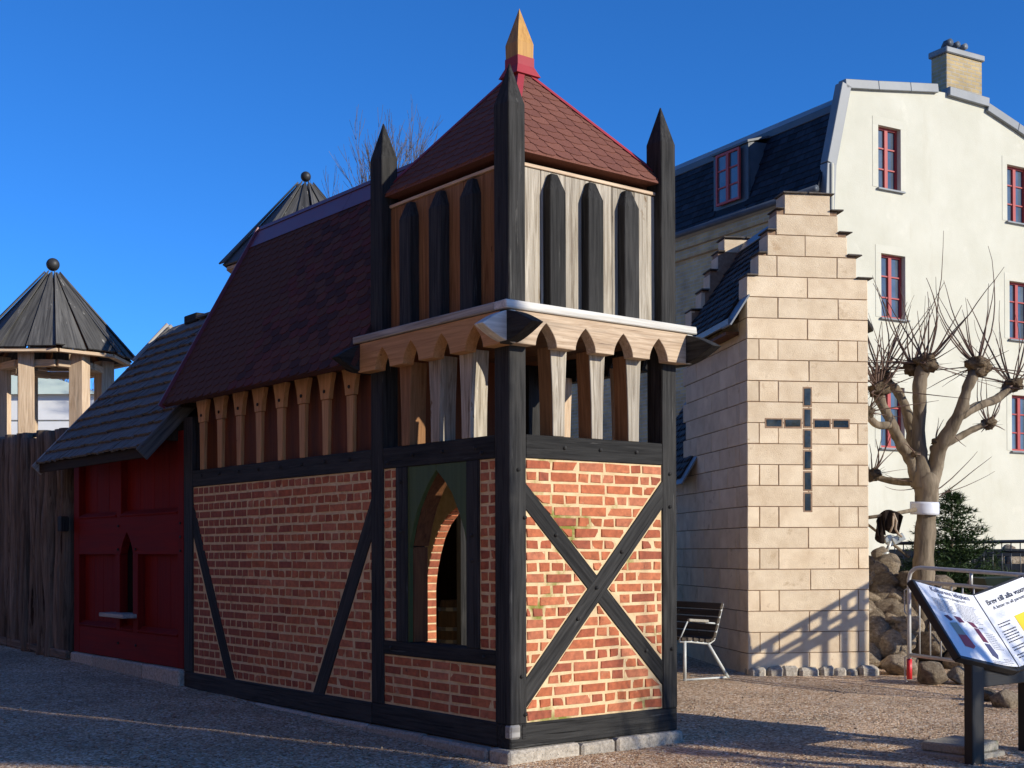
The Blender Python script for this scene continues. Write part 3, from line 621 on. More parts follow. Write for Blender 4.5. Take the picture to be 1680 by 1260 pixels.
# ================================================================== hall
YH0, YH1, HX = T, 5.334, 1.84
hall = thing('timber_hall', (HX/2, 3.5, 0), 'long half-timbered brick hall under a dark red roof behind the tower', 'building')
box('sill_beam', hall, (.003, YH0+.002, -.004), (.15, YH1, .168), M['black'], .01, 'y')
box('mid_beam', hall, (.004, YH0+.002, ZB), (.15, 5.129, ZT), M['black'], .006, 'y')
box('corner_post', hall, (.001, 5.129, .168), (.16, YH1, 2.72), M['black'], .006)
hr = lrect(YH0, 5.129, .168, ZB)
bl = [((-5.124, 1.772), (-4.208, .166)), ((-5.125, 1.46), (-4.404, .173))]     # left brace: outer(upper) and lower line in a=-y
br = [((-2.771, .165), (-1.786, 1.768)), ((-2.563, .163), (-1.788, 1.473))]
mid = above(above(hr, bl[0]), br[0]); lt = below(hr, bl[1]); rt = below(hr, br[1])
panel(hall, 'brick_panel', [mid, lt, rt], LX, LU, Z, .168, ZB, -5.129, -YH0, 'english', M['mortar'], limit=298, key=lambda p: -min(a for a, b in p))
beam('brace', hall, (.074, 5.20, 1.83), (.074, 4.26, .08), .155, .13, V((0, 1, .6)), M['black'], .005)
beam('brace', hall, (.074, 1.70, 1.80), (.074, 2.72, .04), .165, .13, V((0, -1, .6)), M['black'], .005)
# arcade
cpx = [(330.6, 770), (359.5, 767), (391, 763.6), (423.3, 760), (458.6, 755.7), (494.6, 752), (532.6, 747.7), (573.3, 742)]
for i, (a, b) in enumerate(cpx):
    y = onplane(a, b, V((0, 0, 0)), X).y
    colonette(hall, (.040, y, 0), -Y, .088, .116, ZT, 2.64, .035, M['orange'])
    hp = [(-.066, 2.644), (.066, 2.644), (.075, 2.70), (.092, 2.77), (.125, 2.86), (-.125, 2.86), (-.092, 2.77), (-.075, 2.70)]
    prism('colonette_head', hall, hp, (.045, y, 0), -Y, Z, .046, M['orange'], .003)
    pegs(hall, [(.003, y, 2.71)], (-1, 0, 0), .018); pegs(hall, [(.004, y, 2.12)], (-1, 0, 0), .016)
for i in range(16):
    yy = YH0+.002+i*.2085; box('arcade_board', hall, (.125+.004*(i % 2), yy, ZT-.05), (.155+.004*(i % 2), yy+.206, 2.98), M['redwood'], .002)
# back wall with an arched brick doorway
def along(pts, s):
    acc = 0
    for (a, b), (c, d) in zip(pts, pts[1:]):
        L = math.hypot(c-a, d-b)
        if acc+L >= s: t = (s-acc)/L; return (a+(c-a)*t, b+(d-b)*t), ((c-a)/L, (d-b)/L)
        acc += L
    return pts[-1], ((c-a)/L, (d-b)/L)
dj = [(3.53, .03), (3.53, .6), (3.53, 1.02), (3.50, 1.18), (3.445, 1.34), (3.37, 1.50), (3.27, 1.63), (3.14, 1.73), (2.98, 1.80)]
for poly in ([(y, z) for y, z in dj] + [(2.98, 2.86), (YH1, 2.86), (YH1, .03)], [(T+.03, .03), (2.43, .03)] + [(5.96-y, z) for y, z in dj[1:]] + [(2.98, 2.86), (T+.03, 2.86)]):
    prism('back_wall', hall, [(-y, z) for y, z in poly], (HX, 0, 0), LU, Z, .12, M['mortar'], 0)
s = .005; dja = [(y-.004, z) for y, z in dj]
while s < 2.05:                                             # brick lining of the doorway
    (p, d), (p2, d2) = along(dj, s), along(dj, min(s+.062, 2.1)); A_, B_ = V((HX-.118, p[0], p[1])), V((HX-.118, p2[0], p2[1]))
    nrm = V((0, -d[1], d[0])); nrm = nrm if nrm.y < 0 else -nrm
    upb = (B_-A_).normalized(); piece('arch_brick', hall, [(0, 0), (.116, 0), (.116, (B_-A_).length), (0, (B_-A_).length)], A_+nrm*.008, X, upb, .004, .02, M['brick'], .0015, .001); s += .079
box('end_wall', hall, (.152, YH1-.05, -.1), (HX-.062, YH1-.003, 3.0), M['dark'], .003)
box('floor_slab', hall, (.16, T+.11, -.25), (HX-.07, YH1-.06, .03), M['concrete'], .01)
box('wall_plate', hall, (.02, T+.0, 2.872), (.12, YH1-.01, 2.94), M['brown'], .004, 'y')
EX, EZ, RX, RZ, YA, YB = -.185, 2.845, .905, 4.775, T-.005, 5.405
def gable_roof(parent, name, EX, EZ, RX, RZ, YA, YB, th, mat):
    n = V((-(RZ-EZ), 0, RX-EX)).normalized(); o = []
    for sgn in (1, -1):
        e = V((EX if sgn > 0 else 2*RX-EX, 0, EZ)); r_ = V((RX, 0, RZ)); nn = V((n.x*sgn, 0, n.z))
        vs = [V((p.x, y, p.z)) + nn*h for y in (YA, YB) for p, h in ((e, 0), (r_, 0), (r_, -th), (e, -th))]
        fs = [(0, 1, 2, 3), (7, 6, 5, 4), (0, 4, 5, 1), (1, 5, 6, 2), (2, 6, 7, 3), (3, 7, 4, 0)]
        if sgn < 0: fs = [f[::-1] for f in fs]
        o.append(mobj(name, vs, fs, mat, parent))
    return o[0]
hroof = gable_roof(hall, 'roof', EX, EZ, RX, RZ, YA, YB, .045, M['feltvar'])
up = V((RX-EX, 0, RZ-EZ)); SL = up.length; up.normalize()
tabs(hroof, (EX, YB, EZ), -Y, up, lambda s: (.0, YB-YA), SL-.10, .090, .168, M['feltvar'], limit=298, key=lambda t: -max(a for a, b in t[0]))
nH = V((-(RZ-EZ), 0, RX-EX)).normalized()
for k, (ya, yb) in enumerate(((YA, 3.5), (3.505, YB+.01))):
    vs = []
    for y in (ya, yb):
        for sx in (-1, 1):
            a = V((RX, y, RZ)) + V((nH.x*-sx*-1 if sx < 0 else -nH.x, 0, nH.z))*0
        l = V((RX, y, RZ+.03)); vs += [V((RX, y, RZ)) - up*.26 + nH*.016, l, V((2*RX-(RX-up.x*.26+nH.x*.016), y, RZ-up.z*.26+nH.z*.016)), V((RX, y, RZ-.02))]
    mobj('ridge_cap', vs, [(0, 1, 5, 4), (1, 2, 6, 5), (2, 3, 7, 6), (3, 0, 4, 7), (0, 3, 2, 1), (4, 5, 6, 7)], M['plum'], hroof)
beam('verge_board', hall, V((EX-.012, YB+.013, EZ-.02)), V((RX, YB+.013, RZ+.005)), .022, .075, Y, M['plum'], .003)
for i in range(7):
    c = V((EX, 1.95+i*.56, EZ)) + up*.0; 
plinth(hall, (-.03, T+.01, 0), (-.03, YH1, 0), -.28, -.006, (-1, 0, 0), .18, 4)
# gable triangles
for yy in (YB-.14, YA+.02):
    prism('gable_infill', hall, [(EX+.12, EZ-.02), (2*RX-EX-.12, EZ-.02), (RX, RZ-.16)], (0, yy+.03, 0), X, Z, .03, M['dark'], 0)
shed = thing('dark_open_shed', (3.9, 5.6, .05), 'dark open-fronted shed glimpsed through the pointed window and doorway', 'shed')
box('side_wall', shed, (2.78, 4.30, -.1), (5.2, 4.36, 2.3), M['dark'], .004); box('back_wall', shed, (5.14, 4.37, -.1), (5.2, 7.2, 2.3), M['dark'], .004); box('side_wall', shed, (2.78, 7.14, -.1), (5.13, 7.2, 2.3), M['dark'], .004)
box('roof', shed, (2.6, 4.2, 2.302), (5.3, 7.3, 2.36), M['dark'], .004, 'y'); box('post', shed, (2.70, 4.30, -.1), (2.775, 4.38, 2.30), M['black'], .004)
BX, BY = 3.12, 4.98
b_ = thing('barrel', (BX, BY, gz(BX, BY)), 'dark wooden barrel glimpsed through the pointed tower window', 'barrel')
pr = [(.17, 0), (.20, .15), (.215, .40), (.20, .66), (.17, .80)]
n = 16; vs = []
for r_, z in pr: vs += [(BX+r_*math.cos(2*math.pi*k/n), BY+r_*math.sin(2*math.pi*k/n), gz(BX, BY)+z) for k in range(n)]
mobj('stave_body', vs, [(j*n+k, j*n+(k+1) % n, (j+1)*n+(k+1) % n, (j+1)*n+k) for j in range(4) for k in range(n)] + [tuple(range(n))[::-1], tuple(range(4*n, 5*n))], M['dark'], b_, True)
for z in (.13, .34, .48, .70):
    rr = .2+.016*(1-abs(z-.40)/.40); MB().tube([(BX, BY, gz(BX, BY)+z-.02), (BX, BY, gz(BX, BY)+z+.02)], rr+.006, 16).build('hoop', M['darksteel'], b_)
# ================================================================== red storehouse
store = thing('red_storehouse', (1.2, 6.9, .15), 'dark red panelled storehouse with grey wooden shingle roof', 'building')
SB, STp = .19, 2.60
box('stile', store, (0, 8.28, SB), (.09, 8.45, STp), M['red'], .005); box('stile', store, (0, 5.338, SB), (.09, 5.475, STp), M['red'], .005)
box('bottom_rail', store, (.002, 5.475, SB), (.09, 8.28, .50), M['red'], .005, 'y')
nich = [(7.009, .72), (7.009, 1.30)] + [(6.82+.185*(1-u**1.9), 1.30+.29*u) for u in (.15, .3, .45, .6, .75, .9, 1.)] + [(6.82-.18*(1-u**1.9), 1.30+.29*u) for u in (.9, .75, .6, .45, .3, .15)] + [(6.64, 1.30), (6.64, .72)]
rail = [(-8.28, 1.345), (-7.006, 1.345)] + [(-y, z) for y, z in nich[3:-2]] + [(-6.642, 1.345), (-5.475, 1.345), (-5.475, 1.755), (-8.28, 1.755)]
prism('mid_rail', store, rail, (.088, 0, 0), LU, Z, .086, M['red'], .003, grain='x')
box('muntin', store, (.003, 6.985, 1.755), (.09, 7.12, STp), M['red'], .005)
box('niche_jamb', store, (-.004, 7.009, .50), (.09, 7.12, 1.345), M['red'], .004); box('niche_jamb', store, (-.004, 6.50, .50), (.09, 6.64, 1.345), M['red'], .004)
for y0, y1, z0, z1, cnt in ((5.475, 6.985, 1.755, STp, 4), (7.12, 8.28, 1.755, STp, 3), (5.475, 6.50, .50, 1.345, 3), (7.12, 8.28, .50, 1.345, 4), (6.64, 7.009, .50, .66, 1)):
    for i in range(cnt): box('panel_board', store, (.075, y0+(y1-y0)*i/cnt+.002, z0), (.10, y0+(y1-y0)*(i+1)/cnt-.002, z1), M['red'], .003)
    b = beam('weather_moulding', store, V((.035, y0+.004, z0+.03)), V((.035, y1-.004, z0+.03)), .085, .045, V((1, 0, .75)), M['red'], .004)
box('niche_back', store, (.30, 6.5, .5), (.33, 7.15, 1.7), M['dark'], .002); box('niche_side', store, (.102, 7.02, .5), (.298, 7.05, 1.7), M['dark'], .002); box('niche_side', store, (.102, 6.60, .5), (.298, 6.63, 1.7), M['dark'], .002)
box('niche_shelf', store, (-.16, 6.53, .655), (.10, 7.22, .70), M['grey'], .006, 'y')
pegs(store, [(.0, y, z) for y, z in ((7.06, 1.40), (6.56, 1.40), (7.06, .36), (6.56, .36), (5.40, 1.66), (5.40, 1.52), (5.40, 1.38), (7.05, 1.66))], (-1, 0, 0), .016)
box('back_wall', store, (2.5, 5.34, 0), (2.56, 8.45, 2.6), M['red'], .003); box('end_wall', store, (.1, 8.40, .1), (2.5, 8.448, 2.7), M['red'], .003)
SEX, SEZ, SRX, SRZ, SYA, SYB = -.37, 2.415, 1.26, 4.16, 5.43, 8.62
sroof = gable_roof(store, 'roof', SEX, SEZ, SRX, SRZ, SYA, SYB, .05, M['dark'])
su = V((SRX-SEX, 0, SRZ-SEZ)); sL = su.length; su.normalize(); sn = V((-su.z, 0, su.x))
rows = 13
for r_ in range(rows):
    mb = MB(); y = SYA+.02; s0 = sL*r_/rows - .02
    while y < SYB-.06:
        w_ = R.uniform(.055, .12); ln = sL/rows*1.5; ds = R.uniform(-.012, .012); h = .046+R.uniform(0, .010)
        P = lambda s, t, hh: V((SEX, 0, SEZ)) + su*s + Y*t + sn*hh
        y1 = min(y+w_-.006, SYB-.05)
        vs = [P(s0+ds, y, h), P(s0+ds, y1, h), P(s0+ln, y1, .006), P(s0+ln, y, .006), P(s0+ds, y, h-.026), P(s0+ds, y1, h-.026), P(s0+ln, y1, -.004), P(s0+ln, y, -.004)]
        mb.add(vs, [(0, 3, 2, 1), (4, 5, 6, 7), (0, 1, 5, 4), (1, 2, 6, 5), (2, 3, 7, 6), (3, 0, 4, 7)]); y += w_
    # grain runs up the slope: build in a frame whose z is the slope
    F = frame(V((SEX, 0, SEZ)), Y, sn, su); Fi = F.inverted()
    o = mobj('shingle_course', [Fi @ v for v in mb.v], mb.f, M['shingle'], sroof, M=F); kind(o, 'stuff')
for yy in (SYA+.0, SYB-.03):
    beam('verge_board', store, V((SEX-.03, yy, SEZ-.075)) , V((SRX, yy, SRZ-.045)), .028, .15, Y, M['grey'] if yy > 7 else M['roofboard'], .004)
    beam('verge_cap', store, V((SEX-.03, yy, SEZ+.005)), V((SRX, yy, SRZ+.045)), .05, .025, Y, M['roofboard'], .004)
beam('verge_cap', store, V((SRX+.0, SYB+.02, SRZ+.06)), V((2*SRX-SEX, SYB+.02, SEZ+.03)), .05, .12, Y, M['grey'], .004)
beam('verge_cap', store, V((SRX-.42, SYB+.03, SRZ-.42)), V((SRX+.03, SYB+.03, SRZ+.085)), .03, .09, Y, M['grey'], .004)
beam('ridge_board', store, V((SRX, SYA, SRZ+.03)), V((SRX, 7.6, SRZ+.03)), .16, .03, X, M['roofboard'], .004); box('ridge_block', store, (SRX-.06, 7.65, SRZ), (SRX+.1, 8.0, SRZ+.10), M['black'], .01, 'y')
beam('fascia_board', store, V((SEX+.02, SYA, SEZ-.05)), V((SEX+.02, SYB, SEZ-.05)), .03, .10, X, M['dark'], .004)
prism('gable_infill', store, [(-.2, 2.50), (2.7, 2.50), (SRX, SRZ-.10)], (0, 8.44, 0), X, Z, .04, M['red'], 0); prism('gable_infill', store, [(-.2, 2.50), (2.7, 2.50), (SRX, SRZ-.10)], (0, 5.50, 0), X, Z, .04, M['dark'], 0)
plinth(store, (-.04, 5.35, 0), (-.04, 8.45, 0), -.22, SB-.002, (-1, 0, 0), .2, 4)
# ================================================================== palisade
pal = thing('log_palisade', (.05, 11, .15), 'upright weathered log palisade left of the red storehouse', 'palisade')
y = 8.60
while y < 13.6:
    r_ = R.uniform(.075, .118); x = .0+R.uniform(-.035, .035); yc = y+r_; zb = gz(0, yc)-.15+R.uniform(0, .1); zt = 2.86+.03*(yc-9)+R.uniform(-.06, .03); n = 14
    vs = []; K = 20; ph = R.uniform(0, 6)
    for j in range(K+1):
        t = j/K; z = zb+(zt-zb)*t
        for k in range(n):
            an = 2*math.pi*k/n; rr = r_*(1+.34*noise.noise((math.cos(an)*1.5+ph, math.sin(an)*1.5+y*3, t*3.2))+.10*noise.noise((an*3, ph, t*14)))*(1-.08*t)
            vs.append((rr*math.cos(an)+.03*noise.noise((t*2.2, ph, y)), rr*math.sin(an)+.06*noise.noise((t*2.6+7, ph, y)), z-zb))
    fs = [(j*n+k, j*n+(k+1) % n, (j+1)*n+(k+1) % n, (j+1)*n+k) for j in range(K) for k in range(n)] + [tuple(range(n))[::-1], tuple(range(K*n, K*n+n))]
    mobj('log', vs, fs, M['bark'], pal, True, M=Matrix.Translation((x, yc, zb))); y += 2*r_+.014
beam('top_rail', pal, V((.16, 8.6, 2.86)), V((.16, 13.6, 3.02)), .10, .05, X, M['roofboard'], .006)
beam('base_rail', pal, V((-.06, 8.5, .14)), V((-.06, 13.6, .24)), .06, .10, X, M['bark'], .008)
beam('side_bracket', pal, V((-.09, 8.56, 1.62)), V((-.09, 8.56, 1.80)), .10, .12, X, M['black'], .01)
# ================================================================== octagonal play towers
def pavilion(x, y, Rr, ze, H, label, rot, ballr):
    z0 = gz(x, y); t = thing('octagonal_lookout', (x, y, z0), label, 'lookout tower', 'octagonal lookout towers'); c = V((x, y, 0)); n8 = 8
    apx = c + Z*(ze+H); P = lambda k, r_, z: c + V((math.cos(rot+2*math.pi*k/n8)*r_, math.sin(rot+2*math.pi*k/n8)*r_, z))
    for k in range(n8):
        for h in (0, 1):
            for j, (u0, u1, lift) in enumerate(((.0, .5, .0), (.5, 1., .014))):
                pass
        A, Bq = P(k, Rr, ze), P(k+1, Rr, ze); e = Bq-A; nrm = (e.cross(apx-A)).normalized()
        for u0, u1, lift in ((-.07, .09, .050), (.06, .47, .0), (.50, .97, .022)):
            a, b = A+e*u0, A+e*u1; ta = apx + (a-apx)*.06; tb = apx + (b-apx)*.06
            o_ = a; zax = ((ta+tb)/2-(a+b)/2).normalized(); xax = (e - zax*e.dot(zax)).normalized(); F = frame(a, xax, zax.cross(xax), zax); Fi = F.inverted()
            vs = [Fi @ (p + nrm*(lift+hh)) for hh in (0, .022) for p in (a, b, tb, ta)]
            mobj('roof_board', vs, [(3, 2, 1, 0), (4, 5, 6, 7), (0, 1, 5, 4), (1, 2, 6, 5), (2, 3, 7, 6), (3, 0, 4, 7)], M['roofboard'], t, M=F)
        beam('eaves_board', t, P(k, Rr*.93, ze-.03), P(k+1, Rr*.93, ze-.03), .05, .10, Z, M['warm'], .004)
        beam('ring_beam', t, P(k, Rr*.61, ze-.17), P(k+1, Rr*.61, ze-.17), .10, .14, V((0, 0, 1)), M['warm'], .006)
        beam('rafter', t, P(k, Rr*.1, ze+H*.80), P(k, Rr*.9, ze-.02), .05, .10, Z, M['brown'], .004)
        beam('deck_beam', t, P(k, Rr*.62, ze-1.62), P(k+1, Rr*.62, ze-1.62), .12, .2, V((0, 0, 1)), M['warm'], .006)
    fc = math.atan2(CAM.y-y, CAM.x-x)
    for k in range(6):
        an = fc + math.radians(30+60*k); rd = V((math.cos(an), math.sin(an), 0)); q = c+rd*(Rr*.63)
        beam('post', t, V((q.x, q.y, z0-.1)), V((q.x, q.y, ze-.02)), Rr*.19, Rr*.19, V((math.cos(an+.5), math.sin(an+.5), 0)), M['warm'], .008)
    mobj('deck', [P(k, Rr*.80, ze-1.5) for k in range(8)]+[P(k, Rr*.80, ze-1.55) for k in range(8)], [tuple(range(8)), tuple(range(8, 16))[::-1]]+[(k, 8+k, 8+(k+1) % 8, (k+1) % 8) for k in range(8)], M['grey'], t)
    bm = bmesh.new(); bmesh.ops.create_uvsphere(bm, u_segments=20, v_segments=12, radius=ballr); me = bpy.data.meshes.new('ball'); 
    for f in bm.faces: f.smooth = True
    bm.to_mesh(me); bm.free(); me.materials.append(M['ball']); inst('ball', me, None, t, Matrix.Translation(apx+Z*(ballr*.75)))
    return t
D1 = 20.; c1 = px(87, 588, D1); pavilion(c1.x, c1.y, 127/FPX*D1, c1.z, 146/FPX*D1, 'octagonal wooden lookout with dark conical roof behind the log palisade', .52, .10)
D2 = 19.; c2 = px(502, 446, D2); pavilion(c2.x, c2.y, 132/FPX*D2, c2.z, 150/FPX*D2, 'dark conical lookout roof with a ball showing above the red hall ridge', .45, .075)
# ================================================================== stepped-gable chapel
E1, N2 = V((.873, -.488, 0)).normalized(), V((.488, .873, 0)).normalized()
C0 = ground(1232, 1109); cz = C0.z
def CP(s, t, z): return V((C0.x+E1.x*s+N2.x*t, C0.y+E1.y*s+N2.y*t, z))
def fs_(x, y): q = onplane(x, y, C0, N2); return (q-C0).dot(E1), q.z
sR, _ = fs_(1425, 700); sL = -.035
chap = thing('stepped_gable_chapel', CP(sR/2, 1.2, cz), 'buff block chapel with stepped gables and a glass cross', 'chapel')
tops = [fs_(1221, 452), fs_(1240, 415), fs_(1255, 378), fs_(1270, 343), fs_(1283, 317)]     # left step corners
mid_s = (sL+sR)/2; hwid = (sR-sL)/2
zs = [t[1] for t in tops]; dsx = (mid_s-tops[0][0]-(tops[4][0]-tops[0][0])*1.0); 
inner = [sL + (tops[i][0]-tops[0][0]) for i in range(5)]
CH = (zs[4]-zs[0])/4*1.0; TG = .26
def stepped(z):                                             # width of the gable wall at height z
    for i in range(5):
        if z < zs[i]-1e-6: return inner[i], sR-(inner[i]-sL)
    return None
def gable_wall(t0, front):
    poly = [(sL, cz), (sR, cz)]
    for i in range(5):
        b = sR-(inner[i]-sL); poly += [(b, zs[i])] if i == 0 else [(b, zs[i-1]), (b, zs[i])]
    for i in range(4, -1, -1): poly += [(inner[i], zs[i]), (inner[i], zs[i-1])] if i else [(inner[0], zs[0])]
    g = 0.012
    wall = prism('gable_wall', chap, [(a+(g if a < mid_s else -g), min(b, b-.004)) for a, b in poly], CP(0, t0+TG-g, 0), E1, Z, TG-2*g, M['joint'], 0)
    z = zs[4]; row = 0; zz = []
    while z > cz+.02: zz.append((max(cz+.015, z-CH), z)); z -= CH
    for row, (zb, zt) in enumerate(zz):
        a, b = stepped((zb+zt)/2); 
        if row < 2: cuts = [0, 1]
        elif row == 2: cuts = [0, .47, 1]
        elif row == 3: cuts = [0, .19, .80, 1]
        elif row % 2: cuts = [0, .255, .75, 1] if row < 7 else [0, .10, .255, .75, .91, 1]
        else: cuts = [0, .505+R.uniform(-.01, .01), 1]
        for u, v_ in zip(cuts, cuts[1:]):
            p = [(a+(b-a)*u+.0045, zb+.0045), (a+(b-a)*v_-.0045, zb+.0045), (a+(b-a)*v_-.0045, zt-.0045), (a+(b-a)*u+.0045, zt-.0045)]
            if front: piece('block', wall, p, CP(0, t0, 0), E1, Z, .004, .05, M['block'], .0015, .001)
            else: piece('block', wall, p, CP(0, t0+TG, 0), -E1, Z, .004, .05, M['block'], .0015, .001) if False else None
        # end faces of the steps
        for sd, ss in ((-1, a), (1, b)):
            if sd < 0: piece('block', wall, [(-(t0+TG)+.004, zb+.0045), (-t0-.012, zb+.0045), (-t0-.012, zt-.0045), (-(t0+TG)+.004, zt-.0045)], CP(ss, 0, 0), -N2, Z, .004, .05, M['block'], .001, .001)
            else: piece('block', wall, [(t0+.012, zb+.0045), (t0+TG-.004, zb+.0045), (t0+TG-.004, zt-.0045), (t0+.012, zt-.0045)], CP(ss, 0, 0), N2, Z, .004, .05, M['block'], .001, .001)
    for i in range(5):
        w_ = (inner[i+1]-inner[i]) if i < 4 else None
        spans = [(inner[i]-.004, inner[i]+w_-.002), (sR-(inner[i]-sL)-w_+.002, sR-(inner[i]-sL)+.055)] if w_ else [(inner[4]-.02, mid_s-.01), (mid_s+.01, sR-(inner[4]-sL)+.045)]
        for a, b in spans: obox('coping_slab', chap, C0, E1, N2, (a, t0-.03, zs[i]+.001+R.uniform(0, .003)), (b, t0+TG+.02, zs[i]+.019), M['coping'], .006, .004, 's')
    return wall
fw_ = gable_wall(0, True); DG = 2.10; rw_ = gable_wall(DG, False)
mobj('rear_gable_face', [CP(a, DG-.001+0*.2, z) for a, z in ((inner[4]+.0, zs[3]), (sR-(inner[4]-sL), zs[3]), (sR-(inner[4]-sL), zs[4]-.02), (inner[4], zs[4]-.02))], [(0, 1, 2, 3)], M['block'], chap)
# left wall in courses
WB = 4.6
lw = obox('left_wall', chap, C0, E1, N2, (sL+.012, TG, cz), (sL+.20, DG, 4.0), M['joint'], 0.001)
zt = zs[0]; k = 0
while zt > cz+.05:
    zb = max(cz+.015, zt-CH); t = -.30*(k % 2) + TG*.0
    cuts = [TG]; t = TG+.12+.30*(k % 2)
    while t < WB-.1: cuts.append(t); t += .60
    cuts.append(WB)
    for a, b in zip(cuts, cuts[1:]):
        if a > 3.4: break
        if zb > (3.95 if a < DG else 2.2): continue
        piece('block', lw, [(-b+.0045, zb+.0045), (-a-.0045, zb+.0045), (-a-.0045, min(zt, 4.0)-.0045), (-b+.0045, min(zt, 4.0)-.0045)], CP(sL, 0, 0), -N2, Z, .004, .05, M['block'], .0015, .001)
    zt -= CH; k += 1
obox('right_wall', chap, C0, E1, N2, (sR-.20, TG, cz), (sR-.006, DG, 4.0), M['block'], .004)
obox('wing_wall', chap, C0, E1, N2, (sL+.012, DG+TG, cz), (sR-.006, WB, 2.3), M['joint'], .004)
# slate roofs
def slate_roof(eS, eZ, rS, rZ, t0, t1, pitch, tw, name):
    upv = CP(rS, 0, rZ)-CP(eS, 0, eZ); L = upv.length; upv.normalize(); nn = (-N2).cross(upv); O = CP(eS, t1, eZ)
    th = .04; vs = [CP(eS, t0, eZ), CP(eS, t1, eZ), CP(rS, t1, rZ), CP(rS, t0, rZ)]; vs = vs + [v-nn*th for v in vs]
    base = mobj(name, vs, [(0, 3, 2, 1), (4, 5, 6, 7), (0, 1, 5, 4), (1, 2, 6, 5), (2, 3, 7, 6), (3, 0, 4, 7)], M['dark'], chap)
    r_ = 0; s = 0; Wd = t1-t0
    while s < L-.03:
        a = -tw*(.5 if r_ % 2 else 1)
        while a < Wd:
            p = cliprect(ccw([(a+.006, s+pitch*1.4), (a+.006, s+pitch*.55), (a+tw*.34, s+R.uniform(0, .010)), (a+tw*.66, s+R.uniform(0, .010)), (a+tw-.006, s+pitch*.55), (a+tw-.006, s+pitch*1.4)]), 0, 0, Wd, L)
            if len(p) > 2 and area(p) > .001:
                sm = min(b for _, b in p); m_ = len(p); O2 = O; h0 = R.uniform(.018, .028)
                vs = [O + (-N2)*x_ + upv*b + nn*(h0*(1-(b-sm)/(pitch*1.4))+.004) for x_, b in p] + [O + (-N2)*x_ + upv*b for x_, b in p]
                mobj('slate', vs, [list(range(m_))] + [[i, m_+i, m_+(i+1) % m_, (i+1) % m_] for i in range(m_)], M['slate'], base)
            a += tw
        s += pitch; r_ += 1
    return base, nn, upv
rb, nn, upv = slate_roof(sL-.19, 3.93, mid_s-.02, 5.22, TG+.002, DG-.002, .125, .135, 'slate_roof')
beam('ridge_flashing', chap, CP(mid_s-.06, TG, 5.22), CP(mid_s-.06, DG, 5.22), .17, .02, upv, M['zinc'], .003)
pl = [CP(mid_s+.04, TG, 5.24), CP(mid_s+.04, DG, 5.24), CP(sR+.18, DG, 3.93), CP(sR+.18, TG, 3.93)]
mobj('right_roof_slope', pl+[p-Z*.05 for p in pl], [(0, 3, 2, 1), (4, 5, 6, 7), (0, 1, 5, 4), (1, 2, 6, 5), (2, 3, 7, 6), (3, 0, 4, 7)], M['slate'], chap)
beam('barge_flashing', chap, CP(sL-.20, .10, 3.86), CP(sL+.02, .10, 4.20), .30, .02, N2, M['zinc'], .002)
beam('eaves_board', chap, CP(sL-.19, .02, 3.91), CP(sL-.19, DG, 3.91), .03, .07, E1, M['zinc'], .003)
obox('eaves_soffit', chap, C0, E1, N2, (sL-.15, TG, 3.80), (sL+.0, DG, 3.84), M['brown'], .003, grain='t')
rb2, nn2, upv2 = slate_roof(sL-.17, 2.28, sL+.62, 3.50, DG-.05, 4.4, .125, .135, 'wing_roof')
beam('barge_flashing', chap, CP(sL-.20, DG-.07, 2.20), CP(sL+.02, DG-.07, 2.56), .32, .02, N2, M['zinc'], .002)
beam('ridge_flashing', chap, CP(sL+.60, DG, 3.50), CP(sL+.60, 4.4, 3.50), .17, .02, upv2, M['zinc'], .003)
obox('left_downpipe_board', chap, C0, E1, N2, (sR+.02, .30, 3.75), (sR+.20, .34, 4.05), M['zinc'], .003) if False else None
# glass-block cross
def gblock(a, b, za, zb):
    obox('cross_frame', chap, C0, E1, N2, (a-.006, -.003, za-.006), (b+.006, .03, zb+.006), M['joint'], .002)
    obox('glass_block', chap, C0, E1, N2, (a+.006, -.007, za+.006), (b-.006, .03, zb-.006), M['glassblock'], .01, .002)
cs, cz1 = fs_(1324.5, 634); _, cz0 = fs_(1328, 841); h = (cz1-cz0)/6
for i in range(6): gblock(cs-.048, cs+.048, cz0+h*i+.012, cz0+h*(i+1)-.012)
aL, az = fs_(1254, 694); aR, _ = fs_(1395, 694); wdt = (cs-.06-aL)/2
for a in (aL, aL+wdt): gblock(a+.012, a+wdt-.012, az-.05, az+.05)
wdt = (aR-cs-.06)/2
for a in (cs+.06, cs+.06+wdt): gblock(a+.012, a+wdt-.012, az-.05, az+.05)
s = sL
while s < sR+.05:
    w_ = R.uniform(.12, .26); obox('plinth_stone', chap, C0, E1, N2, (s, -.05-R.uniform(0, .03), cz-.12), (s+w_-.012, .10, cz+.085+R.uniform(-.03, .02)), M['granite'], .03, .014); s += w_
for i in range(9): obox('plinth_stone', chap, C0, E1, N2, (sL-.035, .05+i*.36, cz-.12), (sL+.10, .39+i*.36, cz+.02), M['granite'], .025, .008)
# ================================================================== white gable house
ah = math.radians(51.8+30); HL = V((math.cos(ah), math.sin(ah), 0)); HF = V((HL.y, -HL.x, 0)); H0 = px(1357, 330, 27.)
house = thing('gabled_town_house', (H0.x+HF.x*3.7, H0.y+HF.y*3.7, 1.0), 'cream rendered town house with blue-black mansard roof and yellow brick side', 'house')
def HP(s, t, z): return V((H0.x+HF.x*s+HL.x*t, H0.y+HF.y*s+HL.y*t, z))
fac = [(0, .2), (7.6, .2), (7.6, 8.3), (7.3, 10.5), (4.88, 11.24), (4.86, 11.36), (3.62, 11.44), (3.2, 11.42), (.47, 11.02), (.04, 9.3), (0, 8.3)]
